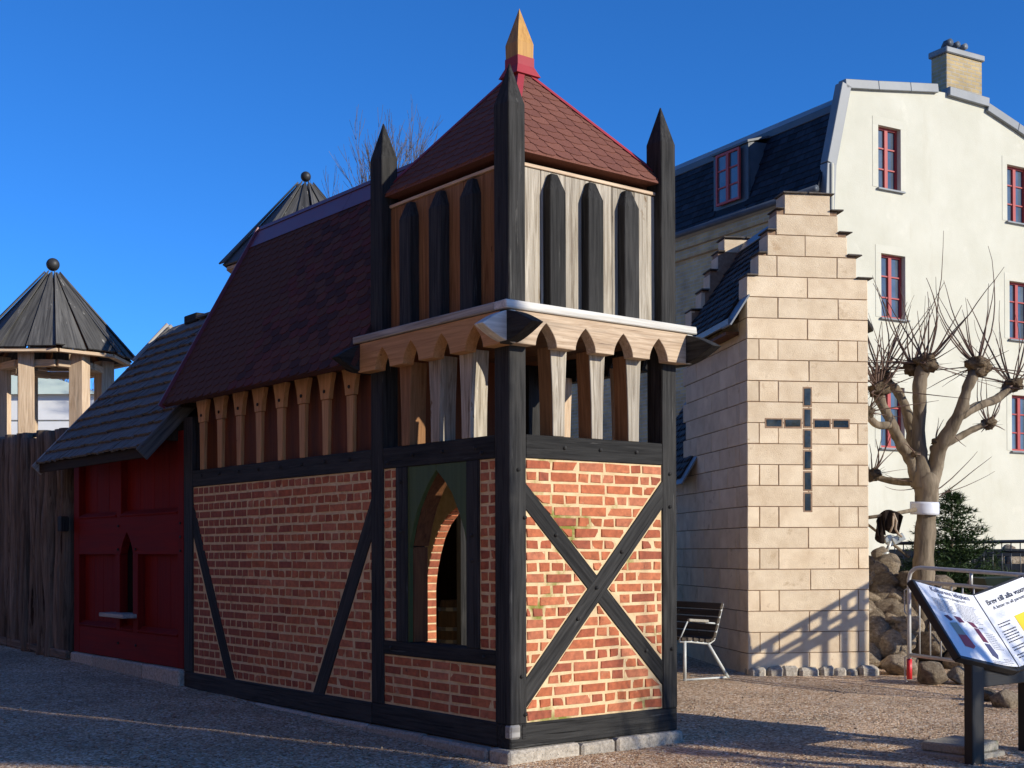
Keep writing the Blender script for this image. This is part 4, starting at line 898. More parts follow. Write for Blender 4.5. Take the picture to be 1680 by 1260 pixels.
# windows on the facade: (s0,s1,z0,z1)
wins = [(1.46, 2.12, 9.07, 10.40), (1.53, 2.24, 6.32, 7.68), (1.50, 2.20, 3.55, 4.85), (5.50, 6.22, 8.86, 10.15), (5.56, 6.28, 6.18, 7.50), (5.62, 6.34, 3.63, 4.90)]
# facade as a wall with real openings: strips between the window rows
def facade():
    mb = MB(); ss = sorted(set([0, 7.6] + [v for w_ in wins for v in w_[:2]])); zz = sorted(set([.2] + [v for w_ in wins for v in w_[2:]] + [10.42]))
    for a, b in zip(ss, ss[1:]):
        for c, d in zip(zz, zz[1:]):
            mS, mZ = (a+b)/2, (c+d)/2
            if any(w_[0] < mS < w_[1] and w_[2] < mZ < w_[3] for w_ in wins): continue
            p = ccw(fac); q = [(a, c), (b, c), (b, d), (a, d)]
            q = clip(clip(q, (7.6, 8.3), (7.3, 10.5)), (0.04, 9.3), (0, 8.3)); q = clip(q, (.47, 11.02), (.04, 9.3))
            if len(q) > 2: mb.add([HP(u, 0, v_) for u, v_ in q], [list(range(len(q)))])
    top = [(.32, 10.42), (7.31, 10.42), (7.3, 10.5), (4.88, 11.24), (4.86, 11.36), (3.62, 11.44), (3.2, 11.42), (.47, 11.02)]
    mb.add([HP(u, 0, v_) for u, v_ in top], [list(range(len(top)))])
    for a, b, c, d in wins:                                  # reveals
        q = [(a, c), (b, c), (b, d), (a, d)]; vs = [HP(u, t, v_) for t in (0, .16) for u, v_ in q]
        mb.add(vs, [(i, 4+i, 4+(i+1) % 4, (i+1) % 4) for i in range(4)])
    return mb.build('facade', M['stucco'], house)
facade()
def window(parent, O, ue, n, w_, h, rows=3, blind=False):
    """two-leaf window, O = lower left of opening at the frame plane, ue along the sill, n outward"""
    o = beam('window', parent, O+ue*.0-n*.02, O+ue*.0-n*.02+Z*h, .001, .001, ue, M['frame'], 0) if False else None
    mb = MB()
    def bar(a0, a1, z0, z1, d=.05):
        p = [O+ue*a0+Z*z0, O+ue*a1+Z*z0, O+ue*a1+Z*z1, O+ue*a0+Z*z1]; mb.add([v for v in p]+[v+n*d for v in p], [(0, 3, 2, 1)[::-1], (4, 5, 6, 7), (0, 1, 5, 4), (1, 2, 6, 5), (2, 3, 7, 6), (3, 0, 4, 7)])
    f = .05
    bar(0, w_, 0, f); bar(0, w_, h-f, h); bar(0, f, f, h-f); bar(w_-f, w_, f, h-f); bar(w_/2-.045, w_/2+.045, f, h-f, .056)
    for k in range(1, rows): bar(f, w_/2-.045, h*k/rows-.014, h*k/rows+.014, .04); bar(w_/2+.045, w_-f, h*k/rows-.014, h*k/rows+.014, .04)
    fr = mb.build('window', M['frame'], parent)
    for k in range(rows):
        for a, b in ((f, w_/2-.045), (w_/2+.045, w_-f)):
            p = [O+ue*a+Z*(h*k/rows+.012)+n*.012, O+ue*b+Z*(h*k/rows+.012)+n*.012, O+ue*b+Z*(h*(k+1)/rows-.012)+n*.012, O+ue*a+Z*(h*(k+1)/rows-.012)+n*.012]
            mobj('pane', p+[v-n*.008 for v in p], [(0, 1, 2, 3), (7, 6, 5, 4)], M['glass'], fr)
    return fr
for a, b, c, d in wins:
    window(house, HP(a, .15, c), HF, -HL, b-a, d-c)
    for q0, q1 in ((a-.05, b+.08),): obox('window_sill', house, H0, HF, HL, (q0, -.07, c-.05), (q1, .06, c-.012), M['zinc'], .004)
    fr_ = .17
    for (s0, s1, z0_, z1_) in ((a-fr_, a-.0, c, d), (b, b+fr_, c, d), (a-fr_, b+fr_, d, d+fr_)):
        obox('render_band', house, H0, HF, HL, (s0+.002, -.008, z0_), (s1-.002, .01, z1_), M['stucco'], .002)
for (a, c), (b, d) in (((.0, 8.33), (.06, 9.3)), ((.06, 9.3), (.49, 11.02)), ((.46, 11.03), (1.4, 11.155)), ((1.405, 11.156), (2.35, 11.29)), ((2.355, 11.291), (3.2, 11.41)), ((4.80, 11.27), (5.8, 10.98)), ((5.805, 10.975), (7.3, 10.52))):
    beam('parapet_flashing', house, HP(a, .02, c+.05), HP(b, .02, d+.05), .22, .19 if a > .4 else .26, HL, M['zinc'], .01)
beam('verge_downpipe', house, HP(.02, -.10, 6.5), HP(.04, -.10, 9.35), .08, .08, HF, M['stucco'], .02); beam('parapet_flashing', house, HP(3.55, .02, 11.46), HP(4.82, .02, 11.42), .24, .2, HL, M['zinc'], .01)
# mansard slope on the left side
ES, EZ_, KS, KZ, TL = -.22, 8.86, .50, 10.62, 14.
obox('side_wall', house, H0, HF, HL, (.01, .02, .2), (.4, TL, 8.72), M['ybrick'], .002)
obox('cornice', house, H0, HF, HL, (-.10, .03, 8.30), (.01, TL, 8.52), M['ybrick'], .01); obox('cornice', house, H0, HF, HL, (-.17, .03, 8.522), (.01, TL, 8.74), M['ybrick'], .01)
tube('gutter', house, [HP(-.27, .02, 8.82), HP(-.27, TL, 8.90)], .075, M['darkzinc'], 8)
mu = HP(KS, 0, KZ)-HP(ES, 0, EZ_); mL = mu.length; mu.normalize(); mn = (-HL).cross(mu)
vs = [HP(ES, .05, EZ_), HP(ES, TL, EZ_), HP(KS, TL, KZ), HP(KS, .05, KZ)]
mans = mobj('mansard_slope', vs+[v-mn*.06 for v in vs], [(0, 3, 2, 1), (4, 5, 6, 7), (0, 1, 5, 4), (1, 2, 6, 5), (2, 3, 7, 6), (3, 0, 4, 7)], M['navy'], house)
dA, dB = 2.36, 3.58
rows = 11; pt = (mL-.02)/rows; Om = HP(ES, 6.6, EZ_)
for r_ in range(rows):
    a = -.27*(r_ % 2)*.5
    while a < 6.5:
        p = cliprect([(a+.004, r_*pt), (a+.266, r_*pt+R.uniform(0, .012)), (a+.262, r_*pt+pt*1.2), (a+.004, r_*pt+pt*1.2)], 0, 0, 6.5, mL)
        tt = 6.6-a-.13
        if len(p) > 2 and not (dA-.05 < tt < dB+.05):
            sm = min(b for _, b in p); m_ = len(p)
            vs = [Om + (-HL)*x_ + mu*b + mn*(.020*(1-(b-sm)/(pt*1.2))+.004) for x_, b in p] + [Om + (-HL)*x_ + mu*b - mn*.002 for x_, b in p]
            mobj('slate', vs, [list(range(m_))] + [[i, m_+i, m_+(i+1) % m_, (i+1) % m_] for i in range(m_)], M['navy'], mans)
        a += .27
beam('break_flashing', house, HP(KS-.02, .05, KZ+.06), HP(KS-.02, TL, KZ+.06), .05, .16, HF, M['darkzinc'], .01)
vs = [HP(KS, .05, KZ+.14), HP(KS, TL, KZ+.14), HP(1.1, TL, 11.12), HP(1.1, .05, 11.12)]
t = .05
while t < TL:
    t2 = min(TL, t+1.25); vs = [HP(KS-.03, t+.006, KZ+.13), HP(KS-.03, t2, KZ+.13), HP(1.05, t2, 11.14), HP(1.05, t+.006, 11.14)]
    mobj('upper_roof_sheet', vs+[v-Z*.05 for v in vs], [(0, 3, 2, 1), (4, 5, 6, 7), (0, 1, 5, 4), (1, 2, 6, 5), (2, 3, 7, 6), (3, 0, 4, 7)], M['zinc'], house); t = t2
vs = [HP(1.05, .05, 11.12), HP(1.05, TL, 11.12), HP(3.6, TL, 11.40), HP(3.6, .05, 11.40), HP(7.3, TL, 10.4), HP(7.3, .05, 10.4)]
mobj('rear_roof', vs, [(0, 3, 2, 1), (3, 5, 4, 2)], M['zinc'], house)
# dormer
fa = -.10
dv = [(dA, 9.12), (dB, 9.12), (dB, 10.48), ((dA+dB)/2, 10.60), (dA, 10.48)]
prism('dormer_front', house, [(-a, z) for a, z in [(dA, 9.02), (dB, 9.02), (dB, 10.46), (dA, 10.46)]], HP(fa+.06, 0, 0), -HL, Z, .06, M['darkzinc'], .01)
for tt in (dA, dB-.05): prism('dormer_cheek', house, [(fa+.06, 9.25), (KS+.05, 10.50), (fa+.06, 10.46)], HP(0, tt+.05, 0), HF, Z, .05, M['darkzinc'], 0)
vs = [HP(fa-.06, dA-.06, 10.47), HP(fa-.06, dB+.06, 10.47), HP(KS+.1, dB+.06, 10.70), HP(KS+.1, dA-.06, 10.70)]
mobj('dormer_roof', vs+[v-Z*.05 for v in vs], [(0, 3, 2, 1), (4, 5, 6, 7), (0, 1, 5, 4), (1, 2, 6, 5), (2, 3, 7, 6), (3, 0, 4, 7)], M['darkzinc'], house)
window(house, HP(fa-.045, dB-.20, 9.22), -HL, -HF, dB-dA-.40, 1.16)
mobj('dormer_apron', [HP(fa-.02, dA, 9.02), HP(fa-.02, dB, 9.02), HP(ES-.02, dB+.06, 8.92), HP(ES-.02, dA-.06, 8.92)], [(0, 1, 2, 3)], M['darkzinc'], house)
# chimney
obox('chimney', house, H0, HF, HL, (3.62, .06, 11.2), (4.76, .50, 12.36), M['ybrick'], .01)
obox('chimney_cap', house, H0, HF, HL, (3.57, .01, 12.361), (4.81, .55, 12.50), M['zinc'], .02)
for k, (a, r_) in enumerate(((3.66, .085), (3.90, .07), (4.14, .07))):
    tube('chimney_cowl', house, [HP(a+.1, .26, 12.50), HP(a+.1, .26, 12.56), HP(a+.1, .20, 12.62), HP(a+.1, .06, 12.62)], [r_*.8, r_*.8, r_, r_], M['darkzinc'] if k < 2 else M['zinc'], 12)
# ================================================================== stone bank right of the chapel
def boulder_mesh(seed, sub=3):
    bm = bmesh.new(); bmesh.ops.create_icosphere(bm, subdivisions=sub, radius=1)
    for v in bm.verts:
        p = v.co.copy(); d = 1 + .30*noise.noise(p*1.1+V((seed*7.3, 0, 0))) + .12*noise.noise(p*2.7+V((0, seed*3.1, 0)))
        v.co = p*d
    rr = random.Random(seed)
    for _ in range(13):                                     # flattened facets
        n = V((rr.uniform(-1, 1), rr.uniform(-1, 1), rr.uniform(-1, 1))).normalized(); h = rr.uniform(.62, .9)
        for v in bm.verts:
            k = v.co.dot(n)-h
            if k > 0: v.co -= n*k*.97
    for v in bm.verts: v.co *= 1+.03*noise.noise(v.co*7+V((seed, seed, 0)))
    for f in bm.faces: f.smooth = True
    for e in bm.edges:
        if len(e.link_faces) == 2 and e.calc_face_angle(0) > .33: e.smooth = False
    me = bpy.data.meshes.new('boulder'); bm.to_mesh(me); bm.free(); me.materials.append(M['boulder'])
    return me
BM = [boulder_mesh(i+1) for i in range(8)]
def boulder(name, parent, c, size, rnd=R):
    s = V((size*rnd.uniform(.85, 1.25), size*rnd.uniform(.8, 1.1), size*rnd.uniform(.62, .92)))
    Mx = Matrix.Translation(c) @ Matrix.Rotation(rnd.uniform(0, 6.28), 4, 'Z') @ Matrix.Rotation(rnd.uniform(-.35, .35), 4, 'X') @ Matrix.Diagonal((*s, 1))
    return inst(name, rnd.choice(BM), None, parent, Mx)
B0 = CP(sR+.06, .55, 0); B1 = ground(1545, 1098); B2 = ground(1690, 1100); B3 = B2+(B2-B1)*.3
path = [V((p.x, p.y, 0)) for p in (B0, B1, B2, B3)]
bank = thing('boulder_bank', (B1.x, B1.y, gz(B1.x, B1.y)), 'stacked field boulders forming a bank right of the chapel', 'stone wall')
BH = 1.08
for row in range(6):
    for a, b in zip(path, path[1:]):
        L = (b-a).length; back = V(((b-a).y, -(b-a).x, 0)).normalized(); back = back if back.dot(FW) > 0 else -back
        n_ = max(2, int(L/(.36-.02*row)))
        for i in range(n_):
            p = a+(b-a)*((i+.5*(row % 2)+R.uniform(.1, .9)*.6)/n_) + back*(.10+row*.16+R.uniform(-.05, .05))
            sz = R.uniform(.17, .25)*(1-.04*row)
            boulder('boulder', bank, V((p.x, p.y, gz(p.x, p.y)+.06+row*BH/6+R.uniform(-.03, .04))), sz)
rq = random.Random(8)
for i in range(46):
    y = rq.uniform(940, 1085); x = rq.uniform(1418, 1505); D = 15.3+(1090-y)*.0075; boulder('boulder', bank, px(x, y, D), rq.uniform(.13, .24), rq)
ter = []
for p, off, z in [(q, o, zz) for o, zz in ((.45, -.1), (1.25, .70), (2.4, .5), (40, .8)) for q in path]:
    back = (FW*1.0); back.z = 0; back.normalize(); ter.append(V((p.x, p.y, z+gz(p.x, p.y)*0)) + back*off)
kind(mobj('terrace_soil', ter, [(r_*4+i, r_*4+i+1, (r_+1)*4+i+1, (r_+1)*4+i) for r_ in range(3) for i in range(3)], M['soil'], smooth=True), 'structure')
for i, (x, y, sz, lab) in enumerate(((1473, 1106, .20, 'rounded grey boulder on the gravel beside the red barrier foot'), (1530, 1122, .21, 'angular boulder with a pale facet right of the red barrier foot'),
                             (1578, 1122, .16, 'half hidden brown boulder behind the black sign leg'), (1648, 1160, .14, 'flat pale stone on gravel between the sign legs'), (1622, 1150, .12, 'small stone behind the gap between the sign legs'))):
    g = ground(x, y); o = boulder('loose_boulder', None, g+Z*sz*.45, sz); tag(o, lab, 'boulder')
# ================================================================== pollard tree
def skel_tube(mb, pts, rads, sub=3, n=9, wob=.02):
    P = []; Rr = []
    for i in range(len(pts)-1):
        p0, p1, p2, p3 = pts[max(i-1, 0)], pts[i], pts[i+1], pts[min(i+2, len(pts)-1)]
        for k in range(sub):
            t = k/sub; q = .5*((2*p1)+(p2-p0)*t+(2*p0-5*p1+4*p2-p3)*t*t+(3*p1-p0-3*p2+p3)*t**3)
            P.append(q+V((noise.noise(q*3), noise.noise(q*3+V((5, 0, 0))), 0))*wob); Rr.append((rads[i]+(rads[i+1]-rads[i])*t)*(1+.16*noise.noise(q*6)))
    P.append(pts[-1]); Rr.append(rads[-1]); mb.tube(P, Rr, n)
def knob_mesh(mb, c, r_, seed):
    bm = bmesh.new(); bmesh.ops.create_icosphere(bm, subdivisions=3, radius=1)
    for v in bm.verts: v.co *= 1+.55*noise.noise(v.co*1.6+V((seed, 0, 0)))+.40*noise.noise(v.co*4.2+V((0, seed, 0)))
    mb.add([c+V((v.co.x, v.co.y, v.co.z*.85))*r_ for v in bm.verts], [[v.index for v in f.verts] for f in bm.faces]); bm.free()
def shoot(mb, p, d, L, r0, rnd, grav=.0):
    pts = [p]; q = p.copy(); dd = d.normalized(); k = 8; bend = V((rnd.uniform(-1, 1), rnd.uniform(-1, 1), 0))*.09
    for i in range(k):
        dd = (dd + bend + V((rnd.uniform(-.11, .11), rnd.uniform(-.11, .11), .12-grav))).normalized(); q = q+dd*(L/k); pts.append(q)
    mb.tube(pts, [r0*(1-.75*i/k) for i in range(k+1)], 4, False)
    return pts
DT = 15.9
def pollard(name, label, org=None, mir=1, seed=3, group=None):
    """built from the photograph's outline at depth DT; org moves a copy elsewhere"""
    rnd = random.Random(seed); base = ground(1513, 1075); base = px(1513, 1075, DT); base.z = .15
    def Q(x, y, dd=0.): return px(x, y, DT+dd)
    off = V((0, 0, 0)) if org is None else V((org[0]-base.x, org[1]-base.y, 0)); off.z = 0 if org is None else gz(org[0], org[1])-.05
    root = thing(name, base+off, label, 'tree', group); tr = MB(); kn = MB(); tw = MB()
    T_ = lambda pts: [p+off for p in pts]
    limbs = [([Q(1513, 1100), Q(1514, 1000), Q(1516, 930), Q(1519, 860), Q(1521, 815), Q(1519, 785)], [.17, .145, .14, .135, .15, .15]),
             ([Q(1515, 800), Q(1509, 750), Q(1508, 690), Q(1507, 645, -.1), Q(1516, 605, -.1)], [.13, .10, .088, .082, .095]),
             ([Q(1508, 795, .05), Q(1494, 760), Q(1480, 732, -.1), Q(1462, 693, -.2), Q(1448, 668, -.2), Q(1443, 650, -.2)], [.11, .085, .08, .07, .06, .07]),
             ([Q(1462, 697, -.2), Q(1440, 697, -.3), Q(1424, 682, -.3)], [.055, .045, .05]),
             ([Q(1510, 800, .1), Q(1499, 750, .2), Q(1492, 703, .3), Q(1488, 672, .3), Q(1472, 641, .35), Q(1453, 626, .35)], [.10, .08, .07, .065, .06, .07]),
             ([Q(1524, 800, .0), Q(1533, 770, .0), Q(1544, 734, -.1), Q(1562, 699, -.2), Q(1577, 670, -.25), Q(1586, 641, -.3), Q(1600, 612, -.3)], [.12, .105, .10, .09, .075, .065, .08]),
             ([Q(1572, 682, -.22), Q(1604, 666, -.1), Q(1634, 655, .1), Q(1657, 637, .2)], [.07, .058, .055, .065]),
             ([Q(1530, 738, .1), Q(1562, 723, .3), Q(1593, 706, .45), Q(1614, 697, .5)], [.065, .05, .045, .05]),
             ([Q(1505, 790, .2), Q(1470, 790, .5), Q(1436, 782, .6)], [.06, .05, .045])]
    for pts, rads in limbs: skel_tube(tr, T_(pts), [r_*.90 for r_ in rads], 7, 14, .02)
    knobs = [(1519, 596, -.1, .135, 22, 1.15), (1497, 604, .1, .10, 12, .9), (1441, 640, -.2, .12, 20, .95), (1422, 676, -.3, .09, 12, .7), (1448, 618, .35, .12, 20, 1.0), (1605, 600, -.3, .125, 18, 1.1), (1662, 632, .2, .11, 18, .95), (1622, 695, .5, .085, 12, .55), (1430, 780, .6, .10, 14, .6), (1500, 745, -.12, .04, 3, .3), (1535, 725, -.1, .05, 3, .3)]
    for i, (x, y, d_, r_, cnt, L) in enumerate(knobs):
        c = Q(x, y, d_)+off; kn = MB(); knob_mesh(kn, c, r_, i*3.7+seed); kn.build('pollard_knob', M['knob'], root, True)
        for k in range(int(cnt*.95)):
            an = rnd.uniform(0, 6.28); up = rnd.uniform(.45, 2.4); d = V((math.cos(an), math.sin(an), up)); long_ = 1.35*L*rnd.uniform(.35, 1.0)*(1 if up > .8 else .75)
            if rnd.random() < .24: d.z = rnd.uniform(-.25, .35)
            shoot(tw, c+d.normalized()*r_*.7, d, long_, rnd.uniform(.0075, .0135), rnd, .0 if d.z > .4 else .13)
        for k in range(int(cnt*.9)):                              # short spurs
            an = rnd.uniform(0, 6.28); d = V((math.cos(an), math.sin(an), rnd.uniform(-.5, 1))).normalized(); shoot(tw, c+d*r_*.8, d, rnd.uniform(.08, .22), .0045, rnd, .1)
    for (x, y, d_, L) in ((1535, 805, V((1, -.4, .5)), .75), (1536, 812, V((1, -.6, .2)), .75), (1538, 818, V((.9, -.9, .9)), .8), (1506, 800, V((-1, .6, -.35)), .5), (1505, 790, V((-1, .8, -.1)), .45), (1560, 705, V((.3, -.2, -.8)), .3)):
        p = Q(x, y)+off; shoot(tw, p, d_, L, .009, rnd, .05)
    tr.v = [v+V((noise.noise(v*11), noise.noise(v*11+V((9, 0, 0))), noise.noise(v*9)*.5))*.016 for v in tr.v]
    tr.build('trunk', M['treebark'], root, True); tw.build('crown', M['twig'], root)
    return root
pollard('pollarded_linden', 'bare pollarded tree with knobbly fists and upright shoots beside the chapel')
# ================================================================== trunk guard, pole, coat and winch at the tree
g_c = px(1517, 834, DT); mb = MB()
nb = 20
def ringpt(z, k, r_): return V((g_c.x+r_*math.cos(6.283*k/nb), g_c.y+r_*math.sin(6.283*k/nb), z+.008*math.sin(6.283*k/nb)))
vs = [ringpt(g_c.z+h, k, r_) for r_, h in ((.168, -.078), (.172, -.05), (.172, .05), (.168, .078), (.15, .078), (.15, -.078)) for k in range(nb)]
o = mobj('trunk_guard', vs, [(j*nb+k, j*nb+(k+1) % nb, ((j+1) % 6)*nb+(k+1) % nb, ((j+1) % 6)*nb+k) for j in range(6) for k in range(nb)], M['band'], None, True)
tag(o, 'white sheet band wrapped round the pollarded tree trunk', 'trunk guard')
pA, pB = px(1410, 851, DT-.3), px(1503, 836, DT-.17)
o = tube('hanging_pole', None, [pA, (pA+pB)/2-Z*.01, pB], [.020, .022, .026], M['treebark'], 8); tag(o, 'thin horizontal wooden pole fixed to the white trunk band', 'pole')
pA, pB = px(1418, 856, DT+.1), px(1492, 914, DT+.02)
o = tube('brace_pole', None, [pA, pB], [.016, .018], M['treebark'], 8); tag(o, 'thin slanting pole behind the winch running down to the trunk', 'pole')
coat = thing('dark_coat', px(1455, 880, DT-.25), 'dark brown coat hung over the horizontal pole', 'coat')
mb = MB(); cpts = []; cols_ = 13
def drape(x0, x1, ytop, yb, dd, seed):
    m_ = MB(); nx_, ny_ = 12, 9; gridv = []
    for j in range(ny_+1):
        for i in range(nx_+1):
            u, v_ = i/nx_, j/ny_; x = x0+(x1-x0)*u + (v_*6*math.sin(u*9+seed)); bot = yb[0]+(yb[1]-yb[0])*u + 7*math.sin(u*7+seed*2)
            sh = 9*(2*u-1)**2; y = ytop+sh + (bot-ytop-sh)*v_
            gridv.append(px(x, y, DT-.27+dd*(1-(1-v_)**2)+.035*math.sin(u*14+v_*2+seed)))
    k = len(gridv); vs = gridv + [p+FW*.02 for p in gridv]; W_ = nx_+1; fs = []
    for j in range(ny_):
        for i in range(nx_):
            a = j*W_+i; fs += [(a, a+1, a+W_+1, a+W_), (k+a+W_, k+a+W_+1, k+a+1, k+a)]
    rim = [i for i in range(W_)] + [W_*j+nx_ for j in range(1, ny_+1)] + [ny_*W_+i for i in range(nx_-1, -1, -1)] + [W_*j for j in range(ny_-1, 0, -1)]
    for a, b in zip(rim, rim[1:]+rim[:1]): fs.append((a, k+a, k+b, b))
    return vs, fs
for nm, args in (('coat_body', (1442, 1474, 836, (870, 880), -.12, .3)), ('sleeve', (1438, 1450, 846, (887, 884), -.15, 1.9)), ('coat_back', (1446, 1482, 838, (862, 876), .12, 2.2))):
    vs, fs = drape(*args); mobj(nm, vs, fs, M['cloth'], coat, True)
win = thing('hand_winch', px(1463, 905, DT-.3), 'silver hand winch with webbing hanging below the dark coat', 'winch')
wc = px(1461, 886, DT-.34)
for k, (dx, r_, t0, t1) in enumerate(((0, .066, -.03, .0), (.0, .050, .0, .05), (.0, .062, .05, .065))):
    MB().tube([wc+FW*t0, wc+FW*t1], r_, 18).build(('side_plate', 'drum', 'side_plate')[k], M['alu'], win)
beam('frame_bracket', win, wc+RT*.02-Z*.02-FW*.04, wc+RT*.15+Z*.05-FW*.04, .09, .03, Z, M['alu'], .006)
tube('handle', win, [px(1461, 888, DT-.40), px(1458, 900, DT-.41), px(1454, 908, DT-.41)], [.018, .014, .012], M['alu'], 8); tube('grip', win, [px(1448, 909, DT-.46), px(1458, 907, DT-.46)], .014, M['alu'], 8)
for pts in ([(1466, 842), (1471, 855), (1469, 868), (1474, 876), (1480, 881)], [(1466, 846), (1465, 862), (1460, 874)]): tube('webbing', win, [px(a, b, DT-.42) for a, b in pts], .013, M['strap'], 6)
# ================================================================== steel crowd barrier
D0 = 13.6; q0 = px(1492, 1111, D0); bd = (RT*.62 - FW*.78); bd.z = 0; bd.normalize(); bz = -.055; gb = q0.z
bar = thing('crowd_barrier', q0, 'galvanised steel crowd barrier with a red foot sleeve behind the sign', 'barrier')
def BP(s, h): return V((q0.x+bd.x*s, q0.y+bd.y*s, gb+bz*s+h))
LB = 2.3; r_ = .021
tube('frame', bar, [BP(0, .04), BP(0, .6), BP(0, 1.02), BP(.02, 1.09), BP(.07, 1.135), BP(.14, 1.15), BP(LB*.5, 1.15), BP(LB-.14, 1.15), BP(LB-.05, 1.12), BP(LB, 1.04), BP(LB, .04)], r_, M['steel'], 10)
tube('upper_rail', bar, [BP(0, 1.0), BP(LB, 1.0)], .019, M['steel'], 8); tube('lower_rail', bar, [BP(0, .235), BP(LB, .235)], .019, M['steel'], 8)
tube('rail_tie', bar, [BP(.72, 1.0), BP(.72, 1.15)], .018, M['steel'], 8)
for i in range(1, 18): tube('bar', bar, [BP(i*.125, .235), BP(i*.125, 1.0)], .0085, M['steel'], 6)
tube('foot_sleeve', bar, [BP(0, -.02), BP(0, .19)], .028, M['redplast'], 12); tube('foot_sleeve', bar, [BP(LB, -.02), BP(LB, .19)], .028, M['redplast'], 12)
for h in (.92, .22): tube('hook', bar, [BP(-.02, h), BP(-.055, h-.02), BP(-.055, h-.24), BP(-.03, h-.27)], .008, M['steel'], 6)
mb = MB(); o = obox('reflector', bar, q0, bd, Z.cross(bd), (.10, -.03, gb+.80), (.155, .03, gb+.90), M['redplast'], .004)
# ================================================================== things on the terrace
D3 = 18.2; k0, k1 = px(1454, 962, D3), px(1720, 962, D3-.7); fdir = (k1-k0); fdir.z = 0; LF = fdir.length; fdir.normalize(); z0b = k0.z-.08
fence = thing('dark_barrier_fence', (k0.x, k0.y, z0b), 'dark painted tube barrier with upright bars on the bank by the tree', 'barrier')
def FP(s, h): return V((k0.x+fdir.x*s, k0.y+fdir.y*s, z0b+h))
HF_ = px(1560, 891, D3-.3).z - z0b
tube('frame', fence, [FP(0, -.3), FP(0, HF_-.12), FP(.04, HF_-.03), FP(.12, HF_), FP(LF*.92, HF_+.02), FP(LF, HF_-.1), FP(LF, -.3)], .024, M['darksteel'], 8)
tube('lower_rail', fence, [FP(0, .05), FP(LF, .05)], .02, M['darksteel'], 8); tube('upper_rail', fence, [FP(LF*.72, HF_-.12), FP(LF, HF_-.12)], .015, M['darksteel'], 8)
n_ = int(LF/.115)
for i in range(1, n_): tube('bar', fence, [FP(LF*i/n_, .05), FP(LF*i/n_, HF_)], .008, M['darksteel'], 5)
hb = thing('dark_board_screen', px(1600, 940, 19.2), 'dark low board screen behind the tube barrier', 'screen')
s0, s1 = px(1455, 930, 19.3), px(1760, 930, 18.8); sd = (s1-s0); sd.z = 0; LS = sd.length; sd.normalize(); n_ = int(LS/.22)
for i in range(n_):
    p = s0+sd*(LS*(i+.5)/n_); ztop = px(1560, 913, 19.2).z; wgt = i/n_
    if .62 < wgt: ztop = px(1560, 925, 19.2).z - .25*(wgt > .8)
    beam('board', hb, V((p.x, p.y, .3)), V((p.x, p.y, ztop)), LS/n_-.008, .025, sd, M['tarp'], .003)
beam('top_rail', hb, V((s0.x, s0.y, px(1560, 907, 19.2).z)), V((s1.x, s1.y, px(1560, 907, 19.2).z)), .05, .11, Z.cross(sd), M['tarp'], .006)
far = thing('far_stone_pile', px(1660, 950, 21), 'sunlit pile of pale boulders beyond the dark barrier at the right edge', 'stone pile')
rs = random.Random(5)
for i in range(34):
    x = rs.uniform(1622, 1730); y = rs.uniform(908, 968); p = px(x, y, 20.5-(y-908)*.012); boulder('boulder', far, p, rs.uniform(.12, .24), rs)
for i in range(20):
    x = rs.uniform(1395, 1468); y = rs.uniform(912, 950); p = px(x, y, 16.6-(y-912)*.01); boulder('boulder', bank, p, rs.uniform(.08, .17), rs)
# wheelbarrow
wb = thing('wheelbarrow', px(1650, 985, 14.8), 'dark green wheelbarrow tray behind the galvanised barrier', 'wheelbarrow')
wc = px(1650, 960, 14.8); u_ = RT.copy(); u_.z = 0; u_.normalize(); v2 = Z.cross(u_)
def WP(a, b, z): return wc + u_*a + v2*b + Z*z
tv = [WP(-.33, -.25, .08), WP(.42, -.25, .10), WP(.42, .25, .10), WP(-.33, .25, .08), WP(-.20, -.16, -.17), WP(.25, -.16, -.17), WP(.25, .16, -.17), WP(-.20, .16, -.17)]
ti = [wc + (p-wc)*.94 + Z*.012 for p in tv]
mobj('tray', tv+ti, [(0, 1, 5, 4), (1, 2, 6, 5), (2, 3, 7, 6), (3, 0, 4, 7), (4, 5, 6, 7), (8, 12, 13, 9), (9, 13, 14, 10), (10, 14, 15, 11), (11, 15, 12, 8), (12, 15, 14, 13), (0, 8, 9, 1), (1, 9, 10, 2), (2, 10, 11, 3), (3, 11, 8, 0)], M['barrow'], wb)
for b in (-.2, .2): tube('handle', wb, [WP(-.40, b*.4, -.30), WP(.0, b*.8, -.19), WP(.85, b, -.02)], .017, M['darksteel'], 8); tube('leg', wb, [WP(.22, b*.8, -.18), WP(.26, b, -.52)], .015, M['darksteel'], 8)
MB().tube([WP(-.42, -.04, -.33), WP(-.42, .04, -.33)], .19, 18).build('wheel', M['rubber'], wb)
